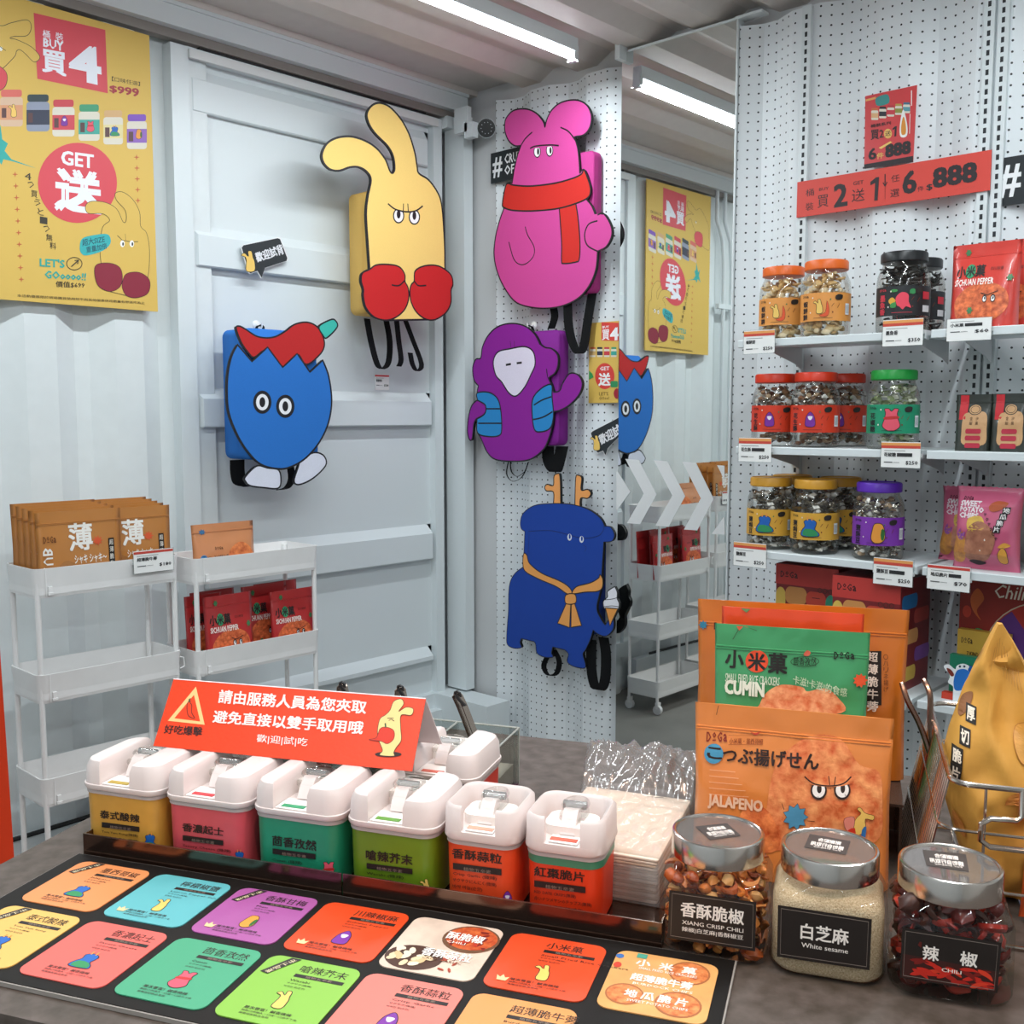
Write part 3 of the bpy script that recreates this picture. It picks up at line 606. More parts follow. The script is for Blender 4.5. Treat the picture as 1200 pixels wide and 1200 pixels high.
def poster_art(P, c3, cl=None):
    """c3 works in 3x crop units of the photograph's upper left"""
    P.poly([(118, 45), (370, 105), (379, 328), (131, 277)], RED)
    # second rabbit at the left edge
    rb = lambda L: [(-70 + (p[0] - 400) / 960 * -330, 190 + (p[1] - 630) / 960 * 330 + (-(p[0] - 400)) / 960 * 70) + tuple(p[2:]) for p in L]
    if cl: cl(P)
    W_ = '#eef0f8'
    P.quadtx('桶  裝', [(150, 132), (222, 145), (222, 118), (150, 104)], W_, .01); P.quadtx('BUY', [(153, 163), (222, 180), (222, 147), (153, 134)], W_, .03)
    P.quadtx('買', [(150, 250), (232, 268), (230, 188), (148, 172)], W_, .03, 2); P.quadtx('4', [(250, 272), (350, 295), (345, 172), (252, 160)], W_, .04, 3)
    P.quadtx('【口味任選】', [(393, 285), (492, 303), (492, 288), (393, 268)], '#4a3a22', 0); P.quadtx('$999', [(386, 325), (487, 345), (487, 312), (386, 300)], '#a52e3c', .03, 2)
    for x0, y0, x1, y1, lid, lab, dk in ((0, 315, 80, 445, '#d96a5f', '#d99a72', '#d9b79a'), (93, 332, 174, 462, '#2c3c42', '#30354a', '#8e95a8'), (184, 350, 262, 480, '#c9404a', '#cf4350', None), (276, 367, 350, 495, '#3f9a72', '#3fa596', None), (363, 388, 432, 508, '#d5ab78', '#e0d49c', None), (446, 402, 516, 524, '#7c4bb8', '#8f63b8', None)):
        minijar(P, x0, y0, x1, y1, lid, lab, dk)
        P.box((x0 + 6, (y0 + y1) / 2), (x0 + 22, (y0 + y1) / 2 + 34), '#5a3a3a')
    mini(P, 'rabbit', 48, 390, -44); mini(P, 'ape', 226, 425, -36); mini(P, 'bear', 318, 445, -36); mini(P, 'deer', 403, 460, -36); mini(P, 'chick', 488, 470, -36)
    P.poly(ell(272, 643, 139, 141, 48), RED)
    P.quadtx('GET', [(217, 577), (328, 592), (328, 545), (217, 530)], W_, .03, 2); P.quadtx('送', [(198, 735), (352, 752), (350, 612), (198, 592)], W_, .045, 2)
    for k in range(5): P.poly(star(480 + k * 1.2, 553 + k * 38, 11, 4, .3), '#c96a3e')
    for k in range(10): P.poly(star(53 + k * 2.4, 613 + k * 41, 11, 4, .3), '#c96a3e')
    for ch, x, y in zip('4つ買うと1つ無料', (98, 108, 120, 131, 142, 153, 163, 173, 186), (620, 650, 682, 712, 745, 775, 805, 835, 864)):
        P.quadtx(ch, [(x - 11, y + 10), (x + 11, y + 14), (x + 11, y - 10), (x - 11, y - 14)], '#3a3226', .01)
    bodyp = [(355, 925), (352, 870), (360, 800), (385, 775), (362, 752), (310, 750), (300, 725), (320, 708), (370, 712), (410, 735), (432, 780), (443, 775), (440, 740), (410, 705), (405, 680), (430, 675), (465, 700), (490, 745), (494, 795), (515, 820), (525, 880), (520, 970), (495, 1040), (415, 1032), (370, 1010)]
    P.shape(bodyp, YEL, .0016, '#3a3226')
    P.line([(412, 828), (430, 845), (460, 850), (485, 850)], .002, '#2a2620'); P.line([(440, 822), (442, 845)], .001, '#2a2620')
    for ex in (430, 463): P.poly(ell(ex, 857, 8, 12, 10), '#f2f2ee'); P.poly(ell(ex + 2, 858, 3, 7, 8), '#222222')
    P.shape([(332, 960), (340, 930), (385, 925), (420, 940), (430, 975), (420, 1010), (385, 1025), (345, 1005)], '#8c2238', .0014); P.shape([(430, 990), (445, 962), (490, 958), (525, 985), (520, 1030), (480, 1047), (445, 1040), (430, 1015)], '#8c2238', .0014)
    P.shape([(280, 868), (290, 838), (340, 825), (380, 825), (388, 855), (360, 882), (305, 898), (285, 890)], '#36aeb0', 0)
    P.quadtx('超大SIZE', [(290, 866), (368, 852), (366, 828), (288, 842)], '#1d5b68', .02); P.quadtx('重量加倍', [(304, 890), (376, 874), (374, 854), (302, 868)], '#1d5b68', .02)
    P.quadtx("LET'S", [(140, 936), (226, 942), (226, 914), (140, 908)], TEAL, .03); P.line(ell(261, 927, 27, 22, 20), .0022, '#3a3226', True); P.line([(250, 938), (275, 915)], .003, '#3a3226'); P.line([(262, 916), (276, 914), (272, 928)], .003, '#3a3226')
    P.quadtx('GOoooo!!', [(158, 978), (300, 986), (302, 960), (158, 952)], TEAL, .03); P.quadtx('價值$699', [(196, 1010), (297, 1014), (297, 992), (196, 988)], '#3a3226', .015)
    P.quadtx('本活動優惠限於現場購買使用恕不與其他優惠併用數量有限送完為止', [(60, 1044), (508, 1070), (508, 1061), (60, 1034)], '#4a3a22', .005, 0)
def leftart(P):
    # the boxing rabbit whose head enters from the left edge, and the teal splash
    P.shape([(-160, 130), (-60, 60), (0, 90), (40, 80), (95, 70), (110, 95), (95, 125), (50, 128), (35, 135), (60, 140), (110, 165), (140, 200), (120, 218), (90, 190), (70, 175), (58, 180), (50, 200), (0, 250), (-60, 300), (-170, 300), (-165, 200)], YEL, .0016, '#3a3226')
    P.shape([(-80, 230), (-20, 225), (22, 255), (20, 300), (-10, 320), (-70, 310)], RED, .0014)
    P.poly(ell(3, 172, 6, 8, 8), '#f2f2ee'); P.line([(-6, 160), (20, 178)], .0016, '#2a2620')
    P.poly([(-45, 470), (-20, 500), (2, 440), (8, 490), (28, 505), (16, 530), (40, 560), (128, 592), (40, 566), (12, 560), (5, 580), (-15, 545), (-50, 560), (-30, 520)], '#2fa79f')
P = Print(c); poster_art(P, None, leftart)
# keep the art inside the sheet: clamp what runs past its left edge
P.mb.v = [(max(-hw, min(hw, x)), y, max(-hh, min(hh, z))) for x, y, z in P.mb.v]
P.build(t, 'poster_print', y0=0)
# door speech tag
fr = DOOR.sub(DOOR.at(308, 301, -.008)[0], -.008, DOOR.at(308, 301, -.008)[1]); c = crop(fr, 0, 220, 260, 3.53)
CLIP = 9
def speech(fr, c, outline, label, txtq, rabc, cat='sign'):
    t = thing('speech_sign', label, cat, fr)
    mb = MB(); mb.prism([(min(CLIP, c(p)[0]), c(p)[1]) for p in outline], -.003, 0, mat('#e9e9ea', .5)); part(t, 'sign_panel', mb)
    P = Print(c); cx = sum(p[0] for p in outline) / len(outline); cy = sum(p[1] for p in outline) / len(outline)
    P.poly([(cx + (p[0] - cx) * .965, cy + (p[1] - cy) * .955) for p in outline], '#232a2e'); P.quadtx('歡迎試背', txtq, '#e8e8ec', .03, 1)
    x, y, k = rabc; mini(P, 'rabbit', x, y, -k)
    P.mb.v = [(min(CLIP - .001, x_), y_, z_) for x_, y_, z_ in P.mb.v]
    P.build(t, 'sign_print', y0=-.003)
speech(fr, c, [(218, 105), (225, 95), (372, 64), (382, 68), (413, 150), (410, 162), (318, 192), (303, 235), (285, 205), (255, 216), (248, 210)], 'black speech-bubble sign stuck on the white door above the blue backpack', [(285, 168), (398, 132), (385, 92), (275, 130)], (257, 165, 85))
# price ticket under the rabbit
def ticket(fr, w_, h_, label, big, name, small='', strips=('#e8a05a', '#cf4a3c'), group=None, holder=True, ledge=True):
    t = thing('price_tag', label, 'price tag', fr, group)
    mb = MB(); mb.box((-w_ / 2, -.001, -h_ / 2), (w_ / 2, 0, h_ / 2), mat('#f4f4f2', .4)); part(t, 'card', mb)
    if holder:
        mb = MB(); mb.box((-w_ / 2 - .003, 0, -h_ / 2 - .002), (w_ / 2 + .003, .0012, h_ / 2 + .002), glassy('tag_plastic', '#f4f6f6', .1, .1)); mb.box((-w_ / 2 - .003, .0012, -.006), (w_ / 2 + .003, .006, .004), PLAST) if ledge else None; part(t, 'holder', mb)
    P = Print(); z = h_ / 2 - .002
    for s_ in strips: P.box((-w_ / 2, z), (w_ / 2, z - h_ * .11), s_); z -= h_ * .11
    P.box((-w_ * .42, z - h_ * .08), (w_ * .12, z - h_ * .105), '#9a9a9a')
    P.tx(name, (-w_ * .42, z - h_ * .33), (-w_ * .42 + w_ * .1 * len(name), z - h_ * .17), '#2a2a2c', .03); 
    if small: P.box((-w_ * .42 + w_ * .1 * len(name) + .003, z - h_ * .32), (w_ * .3, z - h_ * .18), '#2a2a2c')
    P.box((-w_ * .42, z - h_ * .57), (-w_ * .2, z - h_ * .53), '#555555'); P.box((-w_ * .18, z - h_ * .56), (-w_ * .02, z - h_ * .54), '#999999')
    P.tx(big, (w_ * .14, z - h_ * .64), (w_ * .44, z - h_ * .48), '#222226', .02)
    P.build(t, 'ticket_print', y0=-.001); return t
fr = DOOR.sub(DOOR.at(448, 448, .03)[0], .032, DOOR.at(448, 448, .03)[1]); ticket(fr, .07, .06, 'small white price card with a red strip below the yellow rabbit backpack', '$1280', '造型背包', strips=('#cf3a3c',), holder=False)
# black hashtag signs
def hashsign(fr, w_, h_, label, lines, hx):
    t = thing('sign', label, 'sign', fr); mb = MB(); mb.box((0, -.004, -h_ / 2), (w_, 0, h_ / 2), mat('#1b2226', .5)); part(t, 'sign_panel', mb)
    P = Print(); P.tx('#', (hx, -h_ * .32), (hx + h_ * .42, h_ * .32), '#eef0f2', .02); z = h_ * .36
    for s_ in lines: P.tx(s_, (hx + h_ * .55, z - h_ * .3), (hx + h_ * .55 + h_ * .2 * len(s_), z), '#eef0f2', .02); z -= h_ * .37
    P.build(t, 'sign_print', y0=-.004); return t
a = PEG.at(576, 198, .018); hashsign(PEG.sub(a[0], .018, a[1]), .30, .115, 'black hashtag sign half hidden behind the pink bear backpack', ('CRUNCHY', 'OFFER'), .012)
a = PEG.at(1166, 215, -.005); hashsign(PEG.sub(a[0], -.005, a[1]), .42, .125, 'black hashtag sign at the right edge beside the red offer banner', ('CRUNCHY', 'OFFER'), .012)
# small yellow poster tucked by the mirror edge
fr = PEG.sub(*[PEG.at(690, 424, .018)[0]], .018, PEG.at(690, 424, .018)[1]); c = crop(fr, 0, 530, 360, 3.529)
t = thing('poster', 'small yellow promotional poster on the pegboard beside the mirror', 'poster', fr)
x0, z1 = c((566, 66)); x1, z0 = c((692, 395)); mb = MB(); x1 = min(x0 + .135, .8335 - PEG.at(690, 424, .018)[0]); mb.box((x0, 0, z0), (x1, .002, z1), mat(YEL, .5)); part(t, 'poster_sheet', mb)
P = Print(c); P.box((617, 62), (720, 138), '#d8443c'); P.tx('買', (620, 136), (650, 92), '#f2f2f4', .02); P.tx('4', (655, 136), (686, 85), '#f2f2f4', .04, 2); P.tx('BUY', (622, 88), (648, 76), '#f2f2f4', .02)
for k, (l, b) in enumerate((('#c9653f', '#caa46a'), ('#25303a', '#30354a'), ('#c9404a', '#c94048'), ('#3f9a72', '#3fa596'))): minijar(P, 570 + k * 29, 165, 593 + k * 29, 206, l, b)
P.poly(ell(631, 285, 40, 54, 28), '#d8443c'); P.tx('GET', (612, 262), (650, 245), '#f2f2f4', .02); P.tx('送', (606, 325), (654, 272), '#f2f2f4', .03); P.poly([(566, 300), (566, 262), (580, 275), (585, 290)], '#2f9a52'); P.poly(rr(30, 26, 6, 670, 318), '#2f8f5a'); P.poly(ell(682, 357, 14, 22, 12), '#a32436')
P.tx("LET'S", (608, 365), (646, 350), '#7a5a22', .01); P.tx('GOoo!', (608, 382), (650, 369), '#7a5a22', .01)
P.mb.v = [(min(x, x1), y, z) for x, y, z in P.mb.v]; P.build(t, 'poster_print', y0=0)
fr = PEG.sub(PEG.at(708, 510, .012)[0], .012, PEG.at(708, 510, .012)[1]); CLIP = .8335 - PEG.at(708, 510, .012)[0]; c = crop(fr, 0, 530, 360, 3.529)
speech(fr, c, [(573, 520), (580, 512), (683, 458), (712, 448), (735, 520), (728, 530), (645, 585), (636, 615), (625, 595), (604, 604), (598, 600)], 'black speech-bubble sign on the pegboard cut off by the mirror edge', [(618, 570), (728, 512), (715, 465), (606, 532)], (600, 562, 60))
# red offer banner and red flyer over the shelves
fr = PEG.sub(*[PEG.at(935, 232, -.022)[0]], -.022, PEG.at(935, 232, -.022)[1]); c = crop(fr, 0, 850, 0, 3)
t = thing('banner', 'long red promotional banner reading 2, 1 and 888 on the pegboard', 'banner', fr)
x0, z1 = c((253, 645)); x1, z0 = c((930, 665)); z1 = c((930, 527))[1]; z0 = c((253, 765))[1]
mb = MB(); mb.box((x0, 0, z0), (x1, .004, z1), mat('#d8473c', .5)); part(t, 'banner_panel', mb)
P = Print(c); K_ = '#2a2226'
for s_, b, bo in (('桶', (283, 692, 312, 662), 0), ('裝', (283, 742, 310, 710), 0), ('BUY', (330, 672, 364, 656), .01), ('買', (324, 732, 363, 682), 0), ('2', (384, 728, 427, 645), .03), ('GET', (450, 652, 486, 633), .01), ('送', (444, 712, 490, 660), 0), ('任', (583, 642, 613, 612), 0), ('選', (580, 695, 612, 662), 0), ('6', (626, 682, 670, 598), .03), ('件', (676, 675, 698, 652), 0), ('$', (708, 672, 728, 646), .02), ('888', (733, 660, 882, 570), .04), ('(單罐$350元)', (805, 668, 880, 655), 0)):
    x0_, y0_, x1_, y1_ = b; dy = 0
    a1 = c((x0_, y0_)); a2 = c((x1_, y1_)); 
    P.quadtx(s_, [(x0_, y0_ + .0), (x1_, y0_ - (x1_ - x0_) * .165), (x1_, y1_ - 0 if s_ == '888' else y1_), (x0_, y1_ + (x1_ - x0_) * .165)], K_, bo, 2)
P.poly([(524, 706), (536, 704), (541, 622), (530, 624), (510, 640), (511, 652), (527, 643)], K_); P.line([(562, 612), (562, 655)], .003, K_); P.line([(555, 642), (562, 656), (569, 640)], .003, K_); P.line([(562, 658), (562, 700)], .0008, K_)
P.build(t, 'banner_print', y0=0)
fr = PEG.sub(PEG.at(1043, 150, -.02)[0], -.02, PEG.at(1043, 150, -.02)[1]); c = crop(fr, 0, 850, 0, 3)
t = thing('flyer', 'red product flyer in a clear sleeve above the red banner', 'poster', fr)
q = [c(p) for p in ((492, 338), (674, 299), (660, 570), (488, 592))]; mb = MB(); mb.prism(q, 0, .002, mat('#cf3b3e', .35, coat=.6)); part(t, 'flyer_sheet', mb)
P = Print(c); P.poly([(488, 578), (660, 548), (660, 570), (488, 594)], '#2a2226')
P.shape([(530, 345), (570, 332), (575, 362), (535, 372)], '#3b8a86', 0); P.poly([(493, 350), (530, 340), (528, 348), (494, 357)], '#e0a45c')
for k, (a, b) in enumerate((('#c96b3f', '#d9a97a'), ('#20242a', '#2e3138'), ('#b8343e', '#c9404a'), ('#b59a4a', '#8f8f3f'), ('#3f6f8a', '#5a9aa5'))): minijar(P, 513 + k * 28, 380 - k * 5, 538 + k * 28, 422 - k * 6, a, b)
P.quadtx('桶裝系列', [(512, 450), (582, 438), (582, 426), (512, 438)], K_, .02); P.quadtx('買2', [(512, 492), (556, 486), (556, 452), (512, 458)], K_, .02, 2); P.poly([(594, 480), (601, 479), (603, 443), (597, 444), (588, 452), (588, 458), (596, 453)], K_)
P.poly(ell(572, 470, 14, 17), '#e0b463'); P.tx('送', (562, 480), (582, 458), K_, .01); P.shape([(626, 385), (640, 440), (638, 478), (616, 480), (614, 440)], '#eceae6', 0); P.shape([(627, 410), (635, 440), (634, 470), (620, 472), (619, 440)], '#d98f35', 0)
P.quadtx('6', [(505, 562), (530, 558), (530, 520), (505, 524)], K_, .03, 2); P.tx('件', (533, 560), (557, 535), '#e0b463', .02); P.quadtx('888', [(565, 553), (650, 538), (650, 496), (565, 510)], K_, .05, 2); P.poly([(540, 520), (580, 497), (587, 500), (548, 524)], '#e8c06a')
P.line([(655, 318), (655, 372)], .003, '#f4dede'); P.line([(650, 400), (648, 470)], .002, '#f4dede')
P.build(t, 'flyer_print', y0=0)
# ------------------------------------------------------------------ bags, pouches, jars: builders
def interp(L, t):
    for (a, *u), (b, *v) in zip(L, L[1:]):
        if t <= b: k = (t - a) / (b - a) if b > a else 0; return [x + (y - x) * k for x, y in zip(u, v)]
    return list(L[-1][1:])
class Bag:
    """inflated bag: rows (z, left, right), thickness profile (z, half thickness), soft wrinkles"""
    def __init__(s, rows, thick, wr=.0012, seed=0, lean=0.0, fr_=30, flat=.5):
        s.rows = rows; s.thick = thick; s.wr = wr; s.seed = seed; s.lean = lean; s.fr = fr_; s.fold = 0; s.flat = flat
    def y(s, x, z, side=-1):
        l, r = interp(s.rows, z); q = max(0., min(1., (x - l) / max(1e-6, r - l))); e = max(0, 1 - abs(2 * q - 1) ** 4) ** s.flat
        t = interp(s.thick, z)[0] * e
        nz_ = noise.noise(Vector((x * s.fr + s.seed, z * s.fr * 1.3, s.seed * 2.7 + side))) + .6 * abs(noise.noise(Vector((x * s.fr * 1.6 - z * s.fr, z * s.fr * .7, s.seed + 9.1 * side))))
        if s.fold: nz_ += s.fold * (1 - abs(noise.noise(Vector((x * 9 + z * 13 + s.seed, z * 7 - x * 16, side))) * 3.2)) + .6 * s.fold * (1 - abs(noise.noise(Vector((x * 22 - z * 9, z * 15 + s.seed, side * 3))) * 3))
        return side * t + s.lean * z + (-nz_ * s.wr * min(1, e * 1.5))
    def front(s, x, z):
        h = .001; p = Vector((x, s.y(x, z), z)); a = Vector((h, s.y(x + h, z) - p.y, 0)); b = Vector((0, s.y(x, z + h) - p.y, h))
        n = a.cross(b); n = n.normalized() if n.length > 1e-12 else Vector((0, -1, 0))
        return p, (n if n.y < 0 else -n)
    def mesh(s, m, nx=14, nz_=18, zig=0):
        z0, z1 = s.rows[0][0], s.rows[-1][0]; mb = MB(); vs = []; n = nx + 1
        for side in (-1, 1):
            for j in range(nz_ + 1):
                z = z0 + (z1 - z0) * j / nz_; l, r = interp(s.rows, z)
                for i in range(n):
                    q = i / nx; x = l + (r - l) * q; dz = zig * (.5 - (i % 2)) if j == nz_ else 0
                    y = s.y(x, z, side)
                    if i in (0, nx) : y = s.lean * z
                    vs.append((x, y, z + dz))
        fs = []; N = n * (nz_ + 1)
        for j in range(nz_):
            for i in range(nx):
                a = j * n + i; fs.append((a, a + 1, a + n + 1, a + n)); b = N + a; fs.append((b, b + n, b + n + 1, b + 1))
        for i in range(nx): fs.append((i, N + i, N + i + 1, i + 1)); t = nz_ * n + i; fs.append((t, t + 1, N + t + 1, N + t))
        mb.add(vs, fs, m); me = mb.mesh('bag_film', 60)
        bm = bmesh.new(); bm.from_mesh(me); bmesh.ops.remove_doubles(bm, verts=bm.verts, dist=1e-5); bmesh.ops.recalc_face_normals(bm, faces=bm.faces); bm.to_mesh(me); bm.free(); return me
def foil(h, rough=.32): return mat(h, rough, 0, .05, 12, .12, .6, .35)
FOOD = mat('#e08a4c', .5, 0, .3, 60, .3, dark='#b5502a'); FOODR = mat('#d9703f', .5, 0, .35, 90, .3, dark='#a8401f')
def pouch(fr, w_, h, d, col, label, art=None, group=None, seed=1, lean=.0, name='snack_pouch', conv=None, zip_=True, cat='snack pouch', rows=None, seg=.009, wr=.0015, side=None, nx=14, nz_=18):
    B = Bag(rows or [(0, -w_ / 2, w_ / 2), (h * .5, -w_ * .49, w_ * .49), (h, -w_ / 2, w_ / 2)], [(0, d * .5), (h * .15, d * .48), (h * .5, d * .34), (h * .8, d * .08), (h * .86, .0012), (h, .0008)], wr, seed, lean); B.fold = .28
    t = thing(name, label, cat, fr, group)
    part(t, 'pouch_film', B.mesh(col if not isinstance(col, str) else foil(col), nx, nz_))
    if zip_:
        mb = MB()
        for zz in (h * .845, h * .86): mb.tube([(-w_ * .49 + w_ * .98 * i / 8, B.y(-w_ * .48 + w_ * .96 * i / 8, zz) - .0004, zz) for i in range(9)], .0009, col if not isinstance(col, str) else foil(col), 5)
        part(t, 'zip_closure', mb)
    if art:
        P = Print(conv or (lambda p: ((p[0] - .5) * w_, p[1] * h)), step=.00008, base=.0009); art(P)
        P.mb.v = [(max(-w_ * .495, min(w_ * .495, x)), y, max(.001, min(h * .995, z))) for x, y, z in P.mb.v] if rows is None else P.mb.v
        P.build(t, 'pouch_print', warp=B.front, seg=seg)
    return t
def piece(kind, c, s, rn, m, mb):
    a, b = rn.uniform(0, 6.28), rn.uniform(-1.2, 1.2); M = Matrix.Translation(c) @ Matrix.Rotation(a, 4, 'Z') @ Matrix.Rotation(b, 4, 'X')
    T = lambda L: [tuple(M @ Vector(p)) for p in L]
    if kind == 'crescent':
        rings = []
        for k in range(6):
            q = -1.3 + 2.6 * k / 5; r = s * (.12 + .26 * math.cos(q / 1.4)); cc = Vector((s * math.sin(q), s * (math.cos(q) - .6), 0))
            rings.append(T([cc + Vector((0, r * math.cos(w_), .75 * r * math.sin(w_))) for w_ in (0, 1.26, 2.51, 3.77, 5.03)]))
        mb.loft(rings, m)
    elif kind == 'lump':
        rings = [T([(s * r * math.cos(w_) * rn.uniform(.8, 1.2), s * r * .8 * math.sin(w_), s * z) for w_ in [k * 1.047 for k in range(6)]]) for r, z in ((.3, -.6), (.9, -.2), (.8, .3), (.25, .65))]
        mb.loft(rings, m)
    elif kind == 'foil':
        pts = [(-s, -.5 * s, rn.uniform(-.3, .3) * s), (0, -.6 * s, .35 * s), (s, -.45 * s, rn.uniform(-.3, .3) * s), (-s, .5 * s, 0), (0, .6 * s, -.2 * s), (s, .5 * s, rn.uniform(-.3, .3) * s), (-s * .4, 0, .5 * s), (s * .5, .05 * s, -.35 * s)]
        mb.add(T(pts), [(0, 1, 6), (0, 6, 3), (3, 6, 4), (1, 7, 6), (6, 7, 4), (1, 2, 7), (2, 5, 7), (7, 5, 4)], m)
    elif kind == 'stick':
        rings = [T([(x, y + s * .15 * math.sin(x / s), z) for y, z in ((-.14 * s, -.1 * s), (.14 * s, -.1 * s), (.1 * s, .12 * s), (-.1 * s, .12 * s))]) for x in (-s, 0, s)]
        mb.loft(rings, m)
def fill(kinds, mats, n, R, z0, z1, s, seed, square=False):
    rn = random.Random(seed); mb = MB()
    for i in range(n):
        z = z0 + (z1 - z0) * (i + .5) / n; ss = s * rn.uniform(.75, 1.2)
        if square: x, y = rn.uniform(-1, 1) * (R - ss), rn.uniform(-1, 1) * (R - ss)
        else:
            a = rn.uniform(0, 6.28); r = (R - ss) * (rn.uniform(.55, 1) if rn.random() < .8 else rn.uniform(0, 1)); x, y = r * math.cos(a), r * math.sin(a)
        piece(rn.choice(kinds), Vector((x, y, z)), ss, rn, rn.choice(mats), mb)
    return mb.mesh('contents', 50, fix=False)
JR, JH = .067, .21
def jar_body_mesh():
    mb = MB(); mb.lathe([(.9 * JR, 0), (JR * .98, .006), (JR, .02), (JR, .135), (JR * .97, .150), (JR * .86, .168), (JR * .80, .176), (JR * .80, .188)], glassy('pet_plastic', '#fafaf8', .08, .11), seg=36, cap1=False)
    return mb.mesh('jar_body', 50)
JB = None; CONT = {}
def snack_jar(fr, label, lid, labcol, art, content, group=None):
    global JB
    if JB is None: JB = jar_body_mesh()
    t = thing('snack_jar', label, 'jar', fr, group); part(t, 'jar_body', JB)
    key = str(content)
    if key not in CONT: CONT[key] = fill(*content)
    part(t, 'snacks', CONT[key], kind='stuff')
    mb = MB(); r = JR * .87; m = mat(lid, .38)
    pr_ = []
    rings = []
    for rr_, z, k in ((.97, .183, 1), (1, .185, 1), (1, .205, 1), (.97, .2085, 0), (.93, .2095, 0), (.91, .207, 0)):
        rings.append([((r * rr_ + (.0008 * (j % 2) if k else 0)) * math.cos(2 * math.pi * j / 72), (r * rr_ + (.0008 * (j % 2) if k else 0)) * math.sin(2 * math.pi * j / 72), z) for j in range(72)])
    mb.loft(rings, m); part(t, 'lid', mb, 35)
    # wrapped paper label
    z0, z1, A = .042, .118, 1.45; mb = MB(); n = 24; rl = JR + .0006
    mb.loft([[(rl * math.sin(-A + 2 * A * i / n), -rl * math.cos(-A + 2 * A * i / n), z) for i in range(n + 1)] for z in (z0, z1)], mat(labcol, .45), False, False, closed=False); lb = part(t, 'label', mb, True, fix=False)
    P = Print(lambda p: ((p[0] - .5) * .155, z0 + p[1] * (z1 - z0)), base=.0009, step=.00008); art(P)
    P.build(lb, 'label_print', warp=lambda x, z: (Vector((JR * math.sin(x / JR), -JR * math.cos(x / JR), z)), Vector((math.sin(x / JR), -math.cos(x / JR), 0))), seg=.006)
    return t
def jlabel(figure, ch, ink='#1d1a1e', extra=None, barcode=True):
    def f(P):
        for i, g in enumerate(ch): P.tx(g, (.06, .74 - .23 * (i + 1)), (.17, .74 - .23 * i - .03), ink, .03)
        wordmark(P, (.05, .84), (.19, .92), ink, .01)
        figure(P); P.shape([(.66, .86), (.72, .93), (.80, .9), (.78, .76), (.68, .74)], '#26211f', 0, n=3)
        P.line([(.60, .5), (.64, .62)], .0012, '#7a2f1c'); P.line([(.70, .45), (.74, .6)], .0012, '#7a2f1c'); P.line([(.30, .10), (.62, .10)], .001, ink)
        for k, (x, y) in enumerate(((.28, .82), (.62, .3), (.24, .3), (.58, .75))): P.poly(ell(x, y, .012, .03, 8), ['#e9e3d6', '#7a2f1c', '#e9e3d6', '#3f7f4a'][k])
        if barcode:
            P.box((.86, .22), (.96, .62), '#e8ebee')
            for k in range(5): P.box((.872 + k * .017, .27), (.879 + k * .017, .56), '#7d8790')
    return f
def fig(kind, k=.55, cx=.42, cy=.48):
    def f(P):
        q = MB(); sc = (.076 / .155)
        class PP:                                   # keeps the drawing's proportions on the wide label
            conv = staticmethod(lambda p: P.conv((cx + (p[0]) * sc, cy + p[1])))
            def shape(s, pts, fillc, lw=0, lc='#15151a', n=5, sm=True, raw=False): P.shape([(cx + p[0] * sc, cy + p[1]) for p in pts], fillc, lw, lc, n)
            def poly(s, pts, col, raw=False): P.poly([(cx + p[0] * sc, cy + p[1]) for p in pts], col)
            def line(s, pts, wd, col, raw=False): P.line([(cx + p[0] * sc, cy + p[1]) for p in pts], wd, col)
        mini(PP(), kind, 0, 0, k)
    return f
# ------------------------------------------------------------------ trolleys
TF = -.36
TD = TF + .455
def trolley(x0, x1, ztop, label, hook_right=False):
    yf, dp = TF, .19; fr = DOOR.sub((x0 + x1) / 2, yf, 0); t = thing('trolley', label, 'trolley', fr); wd = x1 - x0; cy = dp / 2
    TM = mat('#ecebea', .4, noise_amt=.02)
    me = MB(); H = .078; th = .004
    o = [(a, cy + b) for a, b in rr(wd, dp, .022, n=4)]; i_ = [(a, cy + b) for a, b in rr(wd - 2 * th, dp - 2 * th, .019, n=4)]; u_ = [(a, cy + b) for a, b in rr(wd - .012, dp - .012, .018, n=4)]
    me.loft([[(a, b, 0) for a, b in u_], [(a, b, H) for a, b in o], [(a, b, H) for a, b in i_], [(a, b, .008) for a, b in i_]], TM); tm = me.mesh('tray', 40)
    for k in range(4):
        z = ztop - H - (ztop - .16) / 3 * k; p = part(t, 'tray', tm); p.location = (0, 0, z)
        mb = MB(); mb.box((-wd / 2 + .036, -.006, z + .012), (-wd / 2 + .046, .001, z + .03), TM); mb.box((-wd / 2 + .034, -.008, z + .008), (-wd / 2 + .048, -.002, z + .014), TM)
        mb.box((-wd / 2 + .030, -.0015, z + .004), (-wd / 2 + .033, 0, z + H), TM); part(t, 'side_clip', mb)
    for sx in (-1, 1):
        for yy in (.014, dp - .014):
            mb = MB(); mb.tube([(sx * (wd / 2 - .014), yy, .05), (sx * (wd / 2 - .014), yy, ztop - .01)], .0075, TM, 10); part(t, 'post', mb, True)
            mb = MB(); x = sx * (wd / 2 - .02); mb.loft([[(x + a, yy + .022 * math.cos(q), .024 + .022 * math.sin(q)) for q in [2 * math.pi * j / 16 for j in range(16)]] for a in (-.009, .009)], mat('#dedede', .4)); mb.box((x - .012, yy - .008, .03), (x + .012, yy + .008, .06), TM); part(t, 'castor', mb, 40)
    if hook_right:
        mb = MB(); z = .70; mb.tube([(wd / 2, .02, z), (wd / 2 + .012, .02, z - .004), (wd / 2 + .014, .02, z - .03), (wd / 2, .02, z - .035)], .002, TM, 6); part(t, 'side_hook', mb)
    return t
trolley(-1.864, -1.450, 1.003, 'left white four-tier trolley on castors, holding brown burdock pouches', True)
